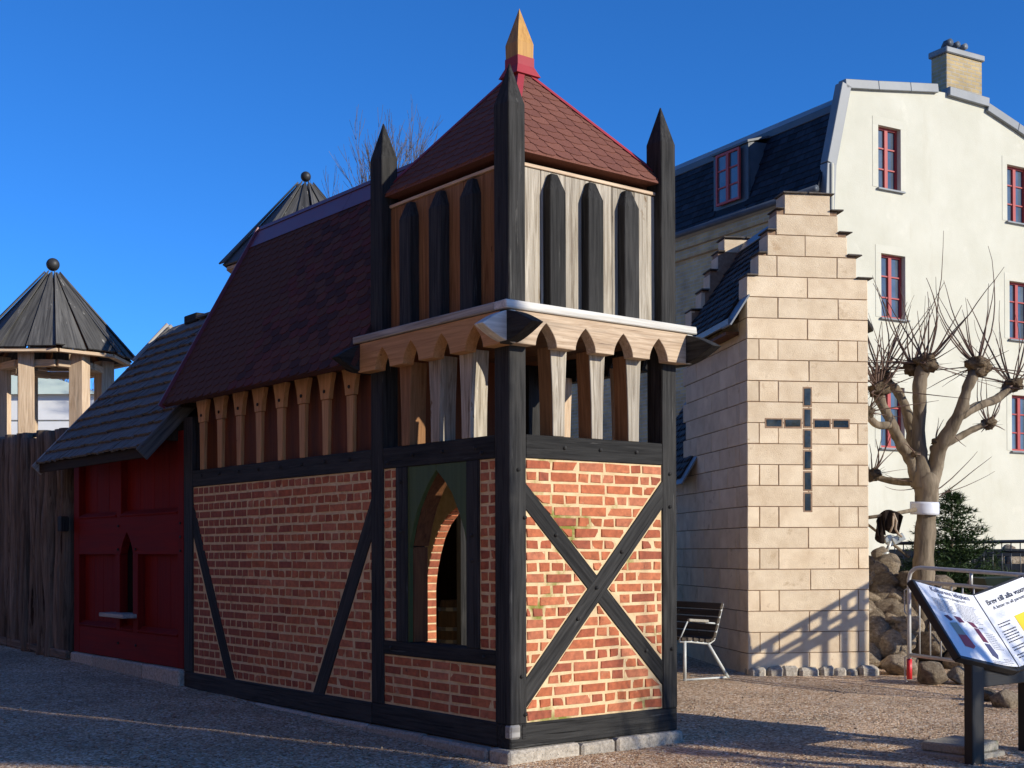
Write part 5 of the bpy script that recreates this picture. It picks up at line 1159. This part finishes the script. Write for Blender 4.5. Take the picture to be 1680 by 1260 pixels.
# small spruce
def spruce(name, base, H, rad, label, seed, dens=1., group=None, nl=12, r0=.0):
    rnd = random.Random(seed); t = thing(name, base, label, 'tree', group); tube('trunk', t, [base-Z*.1, base+Z*H*.95], [max(.02, H*.02), .006], M['treebark'], 7)
    mb = MB()
    for l in range(nl):
        zf = r0+(1-r0)*(l+.3)/nl; rl = rad*(1-zf)**.8*1.05+.05*H/3; nbr = int((9+6*(1-zf))*dens)
        for k in range(nbr):
            an = 6.283*k/nbr + rnd.uniform(-.3, .3) + l*1.1; d = V((math.cos(an), math.sin(an), rnd.uniform(-.05, .6))).normalized(); L = rl*rnd.uniform(.6, 1.15)
            p0 = base+Z*(H*(zf+rnd.uniform(-.5, .5)/nl)); m_ = max(4, int(L/.055/(H/1.3)))
            for j in range(1, m_+1):
                q = p0+d*(L*j/m_)+Z*(.02*math.sin(j))
                for sdv in range(7):
                    e = (d*rnd.uniform(.2, 1.)+V((rnd.uniform(-1, 1), rnd.uniform(-1, 1), rnd.uniform(-.5, .9)))*.75).normalized(); ln = rnd.uniform(.05, .10)*H/1.3; wv = e.cross(V((rnd.uniform(-1, 1), rnd.uniform(-1, 1), rnd.uniform(-1, 1)))).normalized()*.006*H/1.3
                    b = len(mb.v); mb.v += [q-wv, q+wv, q+e*ln]; mb.f.append([b, b+1, b+2])
    for k in range(5): q = base+Z*H*(.9+.02*k)
    mb.build('crown', M['needle'], t); return t
sb_ = px(1562, 960, 17.6); spruce('small_spruce', V((sb_.x, sb_.y, .75)), px(1562, 806, 17.6).z-.75, .74, 'small dense green spruce behind the pollarded tree', 4, 2.2)
sb_ = px(1632, 935, 18.9); spruce('small_spruce', V((sb_.x, sb_.y, .75)), .52, .26, 'tiny spruce shoot among stones right of the dark barrier bars', 9, 1.2)
# ================================================================== slatted bench
g1 = ground(1124, 1118); g2 = ground(1198, 1113); be = (g2-g1); be.z = 0; bw = be.length; be.normalize(); bl_ = Z.cross(be); bl_ = bl_ if bl_.dot(FW) > 0 else -bl_
bench = thing('park_bench', g1+be*.25+bl_*.8, 'weathered dark slatted bench with pale steel frame against the chapel side', 'bench')
def NP(a, t, z): return V((g1.x+be.x*a+bl_.x*t, g1.y+be.y*a+bl_.y*t, g1.z+z))
prof = [(-.05, .43), (.10, .425), (.25, .405), (.36, .395), (.42, .43), (.455, .53), (.50, .68), (.545, .82)]
def along2(s):
    acc = 0
    for (a, b), (c, d) in zip(prof, prof[1:]):
        L = math.hypot(c-a, d-b)
        if acc+L >= s: t = (s-acc)/L; return a+(c-a)*t, b+(d-b)*t, (c-a)/L, (d-b)/L
        acc += L
    return (*prof[-1], .3, .95)
tot = sum(math.hypot(c[0]-a[0], c[1]-a[1]) for a, c in zip(prof, prof[1:])); BL = 1.55; ns_ = 11
for i in range(ns_):
    a, b, da, db = along2(tot*(i+.5)/ns_); nrm = be*(-db)+Z*da
    c0 = NP(a, 0, b)+nrm*.022; beam('slat', bench, c0, c0+bl_*BL, .064, .034, be*da+Z*db, M['slatold'], .005, .002)
for t in (.03, BL-.05):
    tube('side_frame', bench, [NP(a, t, b)-V((0, 0, .006)) for a, b in prof], .014, M['benchsteel'], 8)
    tube('front_leg', bench, [NP(.02, t, .0), NP(.02, t, .42)], .018, M['benchsteel'], 8); tube('rear_leg', bench, [NP(.33, t, .40), NP(bw, t, 0.0)], .018, M['benchsteel'], 8)
    tube('foot_bar', bench, [NP(.0, t, .012), NP(bw, t, .012)], .012, M['benchsteel'], 6); tube('arm_support', bench, [NP(-.05, t, .44), NP(.06, t, .635)], .009, M['benchsteel'], 6)
    tube('arm_bracket', bench, [NP(.30, t, .615), NP(.47, t, .60)], .010, M['benchsteel'], 6); beam('armrest', bench, NP(.07, t, .65), NP(.34, t, .63), .04, .03, bl_, M['concrete'], .006)
# ================================================================== information lectern
sx0, sx1, syT, syB = 2.36, 3.07, -1.58, -1.95; zUL, zLL, zST, zSB = 1.155, .637, 1.022, .505
sign = thing('information_lectern', (2.95, -1.85, gz(2.9, -1.85)), 'black lectern sign printed like an open book on two timber legs', 'sign')
def page(sgn):
    """returns corner mapping (u across from outer edge to spine, v down) for left page"""
    A, B, Cc, Dd = V((sx0, syT, zUL)), V((sx1, syT, zST)), V((sx1, syB, zSB)), V((sx0, syB, zLL))
    if sgn > 0: A, B, Cc, Dd = V((sx1, syT, zST)), V((2*sx1-sx0, syT, zUL+.01)), V((2*sx1-sx0, syB, zLL+.01)), V((sx1, syB, zSB))
    return lambda u, v_: (A*(1-u)+B*u)*(1-v_) + (Dd*(1-u)+Cc*u)*v_
def page_n(f): return (f(1, 0)-f(0, 0)).cross(f(0, 0)-f(0, 1)).normalized()
for sgn in (-1, 1):
    f = page(sgn); n_ = page_n(f); n_ = n_ if n_.z > 0 else -n_
    q = [f(0, 0), f(1, 0), f(1, 1), f(0, 1)]
    mobj('back_board', [p-n_*.004 for p in q]+[p-n_*.05 for p in q], [(0, 3, 2, 1), (4, 5, 6, 7), (0, 1, 5, 4), (1, 2, 6, 5), (2, 3, 7, 6), (3, 0, 4, 7)], M['signblack'], sign)
    # printed sheet bowed gently towards the spine
    K = 10; vs = []
    for v_ in (.02, .985):
        for i in range(K+1):
            u = i/K; uu = u if sgn < 0 else 1-u; vs.append(f(.02+.965*u if sgn < 0 else .015+.965*u, v_)+n_*(.006+.022*(uu**6)))
    bow = (lambda u: .022*max(0., min(1., u))**6) if sgn < 0 else (lambda u: .022*max(0., min(1., 1-u))**6)
    k_ = len(vs); vs2 = vs+[p-n_*.005 for p in vs]; W_ = K+1
    sh = mobj('printed_page', vs2, [(i, W_+i, W_+i+1, i+1) for i in range(K)]+[(k_+i, k_+i+1, k_+W_+i+1, k_+W_+i) for i in range(K)], M['paper'], sign, True)
    def flat(name, uv, mat, h=.0085): mobj(name, [f(u, v_)+n_*(h+bow(u)) for u, v_ in uv]+[f(u, v_)+n_*(h-.001+bow(u)) for u, v_ in uv], [list(range(len(uv))), list(range(len(uv), 2*len(uv)))[::-1]], mat, sign)
    def text(s, u, v_, size, mat, name, bold=0., width=None):
        cu = bpy.data.curves.new('t', 'FONT'); cu.body = s; cu.size = 1; cu.offset = bold; tmp = bpy.data.objects.new('t', cu); COL.objects.link(tmp)
        dg = bpy.context.evaluated_depsgraph_get(); me = bpy.data.meshes.new_from_object(tmp.evaluated_get(dg)); bpy.data.objects.remove(tmp)
        uw = (f(1, .0)-f(0, 0)).length; vh = (f(0, 1)-f(0, 0)).length; mxx = max(q.co.x for q in me.vertices); k = (width/mxx*uw if width else size)
        vs = [f(u+q.co.x*k/uw, v_-q.co.y*size/vh)+n_*(.0095+bow(u+q.co.x*k/uw)) for q in me.vertices]; fs = [list(p.vertices) for p in me.polygons]; kind(mobj(name, vs, fs, mat, sign), 'stuff')
    rl = random.Random(12+sgn)
    def lines(u0, u1, v0, cnt, dv, mat=M['greyink'], h=.010):
        mb = MB()
        for i in range(cnt):
            u = u0; ue = u1-rl.uniform(0, .10)*(u1-u0)*2
            while u < ue:
                w_ = rl.uniform(.012, .05); a = [(u, v0+i*dv), (min(ue, u+w_), v0+i*dv), (min(ue, u+w_), v0+i*dv+h), (u, v0+i*dv+h)]
                b = len(mb.v); mb.v += [f(x, y)+n_*(.009+bow(x)) for x, y in a]; mb.f.append([b, b+3, b+2, b+1]); u += w_+.010
        kind(mb.build('small_print', mat, sign), 'stuff')
    if sgn < 0:
        text('Kulturens lekplats', .22, .105, .058, M['pblue'], 'title_lettering', .01, .66); text("Kulturen's playground", .30, .165, .034, M['ink'], 'subtitle_lettering', .01, .46)
        lines(.14, .46, .205, 9, .021); lines(.52, .88, .205, 12, .021)
        for nm, uv, mt in (('printed_hat', [(.17, .44), (.25, .42), (.30, .47), (.24, .50)], 'pplum'), ('printed_hat', [(.36, .41), (.47, .41), (.50, .47), (.40, .49)], 'pplum'), ('printed_hat', [(.56, .44), (.67, .44), (.70, .51), (.62, .51)], 'pplum'),
                           ('printed_shirt', [(.20, .53), (.34, .50), (.38, .66), (.22, .68)], 'polive'), ('printed_skirt', [(.22, .68), (.38, .66), (.42, .80), (.36, .84), (.22, .83)], 'pred'), ('printed_jacket', [(.62, .52), (.70, .52), (.73, .70), (.64, .70)], 'pplum'), ('printed_trousers', [(.64, .72), (.73, .72), (.76, .86), (.72, .92), (.65, .88)], 'pblue')):
            flat(nm, uv[::-1], M[mt])
        lines(.72, .80, .50, 1, .03, M['ink']); lines(.76, .92, .56, 9, .026); lines(.82, .95, .90, 3, .02); lines(.60, .95, .945, 2, .022)
    else:
        text('Brev till alla vuxna', .14, .19, .062, M['ink'], 'title_lettering', .012, .78); text('A letter to all parents', .20, .262, .038, M['ink'], 'subtitle_lettering', .008, .62)
        lines(.10, .36, .44, 2, .035, M['ink'], .014); lines(.10, .40, .54, 5, .035, M['ink'], .014); lines(.10, .42, .75, 2, .035, M['ink'], .014); lines(.10, .42, .85, 2, .035, M['ink'], .014)
        flat('printed_envelope', [(.45, .42), (.45, .66), (.86, .66), (.86, .42)], M['yellow'])
    edge = [((0, 0), (0, 1)), ((0, 1), (1, 1))] if sgn < 0 else [((1, 1), (1, 0)), ((0, 1), (1, 1))]
    for a, b in edge: beam('frame_edge', sign, f(*a)-n_*.022, f(*b)-n_*.022, .055, .03, n_, M['signblack'], .004)
    beam('frame_edge', sign, f(0, 0)-n_*.027, f(1, 0)-n_*.027, .045, .02, n_, M['signblack'], .003)
gl_ = gz(2.7, -1.9)
box('leg', sign, (2.545, -1.93, gl_-.2), (2.69, -1.86, .62), M['signblack'], .006); box('leg', sign, (3.38, -1.84, gl_-.2), (3.52, -1.77, .70), M['signblack'], .006)
box('crossboard', sign, (2.70, -1.90, .40), (3.38, -1.86, .56), M['signblack'], .005, 'x'); beam('bearer', sign, V((2.62, -1.90, .50)), V((2.62, -1.62, .87)), .05, .05, X, M['signblack'], .004); beam('bearer', sign, V((3.45, -1.88, .44)), V((3.45, -1.60, .82)), .05, .05, X, M['signblack'], .004)
s_l = 'stacked square concrete paving slab under the lectern, '
for i, (lo, hi) in enumerate((((2.62, -1.83, gl_-.05), (3.12, -1.40, gl_+.035)), ((2.66, -1.80, gl_+.037), (3.08, -1.44, gl_+.105)))):
    o = box('paving_slab', None, lo, hi, M['concrete'], .01, 'z', .004); tag(o, ('lower buff' if i == 0 else 'upper mossy')+' concrete paving slab stacked behind the near sign leg', 'paving slab', 'paving slabs at the sign')
# ================================================================== stair rail to the right of the frame (its shadow falls on the chapel)
def lift(x, y, t): s_, z_ = fs_(x, y); return CP(s_, 0, z_) + SUND*t
tt = 3.9
A, Bq = lift(1225, 1076, tt), lift(1440, 952, tt); st = thing('stair_railing', (A.x, A.y, gz(A.x, A.y)), 'timber stair handrail beyond the right edge that shades the chapel front', 'railing')
A2, B2_ = lift(1225, 1100, tt), lift(1440, 976, tt); A3, B3_ = lift(1250, 1100, tt), lift(1420, 1010, tt)
beam('handrail', st, A, Bq, .07, .05, Z, M['grey'], .006); beam('mid_rail', st, A2, B2_, .06, .05, Z, M['grey'], .006); beam('string_board', st, A3, B3_, .11, .04, Z, M['grey'], .006)
for x in (1262, 1320, 1352, 1385, 1412):
    k = (x-1225)/215; p = A+(Bq-A)*k; beam('baluster', st, V((p.x, p.y, gz(p.x, p.y))), p, .05 if x != 1412 else .07, .05, RT, M['grey'], .005)
# ================================================================== other trees
def bare_tree(name, base, H, label, seed, spread=.5, mat='fartwig', depth=5, group=None, r0=None, minr=.006, lean=V((0, 0, 0))):
    rnd = random.Random(seed); t = thing(name, base, label, 'tree', group); tr = MB(); tw = MB()
    def grow(p, d, L, r_, lv):
        k = 4; pts = [p]; q = p.copy(); dd = d.copy()
        for i in range(k): dd = (dd+V((rnd.uniform(-.13, .13), rnd.uniform(-.13, .13), .05))).normalized(); q = q+dd*(L/k); pts.append(q)
        (tr if lv < 2 else tw).tube(pts, [max(minr*.6, r_*(1-.42*i/k)) for i in range(k+1)], 6 if lv < 2 else 3, False)
        if lv >= depth: return
        for c in range(rnd.choice((3, 4)) if lv else 5):
            a = rnd.uniform(0, 6.28); i = rnd.randint(2, k) if lv else rnd.randint(2, k); sp = spread*rnd.uniform(.6, 1.4)
            o = dd.orthogonal().normalized(); o = o*math.cos(a)+dd.cross(o)*math.sin(a); grow(pts[i], (dd+o*sp).normalized(), L*rnd.uniform(.58, .8), max(minr, r_*.55), lv+1)
    grow(base-Z*.2, (Z+lean).normalized(), H*.36, r0 or H*.016, 0)
    tr.build('trunk', M[mat], t, True); tw.build('crown', M[mat], t); return t
for i, (x, D, s, lab, H) in enumerate(((590, 40, 11, 'bare tree crown rising behind the hall roof ridge beside the tower', 13.4),)):
    p = px(x, 900, D); bare_tree('bare_tree', V((p.x, p.y, .1)), H, lab, s, .30, depth=6, group='bare trees behind the buildings', minr=.0075, r0=.16)
for i, (x, D, s, H) in enumerate(((70, 58, 21, 10.0), (118, 62, 22, 10.6), (165, 60, 23, 10.4), (225, 64, 24, 10.8), (20, 60, 26, 9.5))):
    p = px(x, 900, D); bare_tree('bare_tree', V((p.x, p.y, .1)), H, ('bare tree seen at the left edge past the lookout', 'bare tree seen through the middle of the lookout posts', 'bare tree right of the middle lookout post', 'bare tree between the lookout and the shingle roof', 'bare tree left of the nearest lookout post')[(0, 1, 2, 3, 4)[i]], s, .6, depth=5, group='bare trees far left', minr=.014)
# white sheeted building far behind the lookout
wp = px(70, 900, 44); u_ = RT.copy(); u_.z = 0; u_.normalize(); v2 = Z.cross(u_); wh = thing('white_hall', (wp.x, wp.y, .1), 'white sheeted hall with a pale green roof behind the lookout posts', 'building')
def HQ(a, b, z): return wp + u_*a + v2*b + Z*(z-wp.z)
zE, zR_ = px(70, 648, 44).z, px(30, 600, 44).z
for k in range(7):
    z0_, z1_ = .1+zE/7*k, .1+zE/7*(k+1)-.03; c = HQ(-2.2, 0, 0); beam('wall_sheet', wh, HQ(-6.5, 0, (z0_+z1_)/2), HQ(1.95, 0, (z0_+z1_)/2), z1_-z0_-.02, .1, Z, M['white'], .01)
vs = [HQ(-6.6, -.3, zE), HQ(2.1, -.3, zE), HQ(2.1, 6, zE), HQ(-6.6, 6, zE), HQ(-2.6, 0, zR_+.6), HQ(-2.6, 6, zR_+.6)]
mobj('roof', vs, [(0, 1, 4), (1, 2, 5, 4), (3, 0, 4, 5), (2, 3, 5)], M['palegreen'], wh); mobj('body', [HQ(a, b, z) for z in (0, zE-.02) for a, b in ((-6.5, .08), (1.9, .08), (1.9, 6), (-6.5, 6))], [(0, 1, 5, 4), (1, 2, 6, 5), (2, 3, 7, 6), (3, 0, 4, 7)], M['white'], wh)
# trees beyond the frame whose shade reaches into it
pollard('pollarded_linden', 'second pollarded tree standing beyond the right edge', org=(5.0, -8.2), seed=17)
# unseen house added at left to block sky and bounce warm light
nb = thing('unseen_bounce_house', (-13, 6, -.1), 'long brown house added beyond the left edge to block sky and warm the shade', 'house')
box('wall', nb, (-19, -12, -.4), (-12, 27, 8.4), surf('brown_brick_wash', (.30, .155, .085), (.38, .21, .12), (1, 1, 1), 1.2, .9, .3, 30, .01, 0), .02)
prism('roof', nb, [(-19.5, 8.41), (-11.5, 8.41), (-15.5, 12.6)], (0, 27.4, 0), X, Z, 39.8, M['feltvar'], 0)
for i in range(9):
    for z in (.9, 3.6, 6.2): window(nb, V((-12+.01, -9+i*4.0, z)), Y, X, 1.1, 1.5)
for i, (x, y, a, b) in enumerate(((22, 1053, .34, .10), (58, 1061, .40, .06), (248, 1098, .10, .04), (268, 1108, .30, .06), (95, 1049, .16, .04))):
    g = ground(x, y); rr_ = random.Random(i); m_ = 22; vs = [g+V((0, 0, .022))]
    for k in range(m_):
        an = 6.283*k/m_; q = g + V((RT.x, RT.y, 0))*math.cos(an)*a*rr_.uniform(.35, 1) + V((FW.x, FW.y, 0))*math.sin(an)*b*3.2*rr_.uniform(.35, 1); vs.append(V((q.x, q.y, gz(q.x, q.y)+.004)))
    o = mobj('snow_patch', vs, [(0, 1+k, 1+(k+1) % m_) for k in range(m_)], M['ice'], None, True)
    tag(o, ('largest thin snow patch on the shaded gravel at the left edge', 'long thin snow streak on gravel just right of the largest patch', 'tiny snow fleck above the streak in front of the red storehouse', 'narrow snow streak on the gravel in front of the red storehouse', 'small snow fleck nearest the palisade foot')[i], 'snow', 'old snow on the gravel')
mb = MB(); rp = random.Random(3)
for i in range(2600):
    x = rp.uniform(0, 1680); y = rp.uniform(1125, 1262); g = ground(x, y)
    if -.1 < g.x < W+.05 and -.1 < g.y < 9: continue
    if g.x > 6.5 or g.y > 6: continue
    sz = rp.uniform(.006, .016); c = V((g.x, g.y, gz(g.x, g.y)+sz*.4)); dirs = [V((1, 0, 0)), V((0, 1, 0)), V((-1, 0, 0)), V((0, -1, 0)), V((0, 0, .7)), V((0, 0, -.7))]
    vs = [c+V((d.x*rp.uniform(.6, 1.3), d.y*rp.uniform(.6, 1.3), d.z*rp.uniform(.6, 1.2)))*sz for d in dirs]; mb.add(vs, [(0, 1, 4), (1, 2, 4), (2, 3, 4), (3, 0, 4), (1, 0, 5), (2, 1, 5), (3, 2, 5), (0, 3, 5)])
o = kind(mb.build('gravel_stones', M['boulder']), 'stuff'); o['label'] = 'loose coarse gravel stones scattered over the yard'; o['category'] = 'gravel'
def pine(base, pads, label, seed):
    rnd = random.Random(seed); t = thing('added_shade_pine', base, label, 'tree'); zc = pads[0][2]; top = V((base.x, base.y, zc-.5))
    tube('trunk', t, [base-Z*.2, base+Z*zc*.5, top], [.2, .16, .11], M['treebark'], 8); mb = MB()
    for (x, y, z, rx, rz) in pads:
        c = V((x, y, z)); mb.tube([top-Z*.3, (top+c)/2-Z*.1, c], [.06, .045, .02], 5, False)
        for k in range(int(3600*rx*rx+350)):
            d = V((rnd.gauss(0, 1), rnd.gauss(0, 1), rnd.gauss(0, 1))).normalized(); q = c+V((d.x*rx, d.y*rx, d.z*rz))*(rnd.random()**.4)
            e = V((rnd.uniform(-1, 1), rnd.uniform(-1, 1), rnd.uniform(-.3, 1))).normalized()*.15; wv = e.cross(V((rnd.uniform(-1, 1), rnd.uniform(-1, 1), rnd.uniform(-1, 1)))).normalized()*.045
            b = len(mb.v); mb.v += [q-wv, q+wv, q+e]; mb.f.append([b, b+1, b+2])
    mb.build('crown', M['needle'], t)
tanE = math.tan(SUN_EL); pads = []; gy = .25  # added crown shaped from the wanted ground shadow, traced back towards the sun
while gy < 7.:
    xe = -.70-.89*gy if gy < 2.3 else -2.75-.85*(gy-2.3); xo = -.4*gy-.22; n_ = max(1, int((xo-xe-.2)/.42)+1)
    for i in range(n_):
        gx = xe+.30+(xo-xe-.30)*(i/(n_-1) if n_ > 1 else .5); lim = ((-.4*gy)-gx)*.93-.07; r_ = max(.16, min(.50, lim)); k = (7.4-gz(gx, gy))/tanE; pads.append((gx+SH.x*k, gy+SH.y*k, 7.4, r_, .14))
    gy += .42
pine(V((pads[len(pads)//2][0]+.2, pads[len(pads)//2][1]-.4, gz(0, -12))), pads, 'unseen flat-topped pine added behind the viewer to shade the gravel at left', 31)
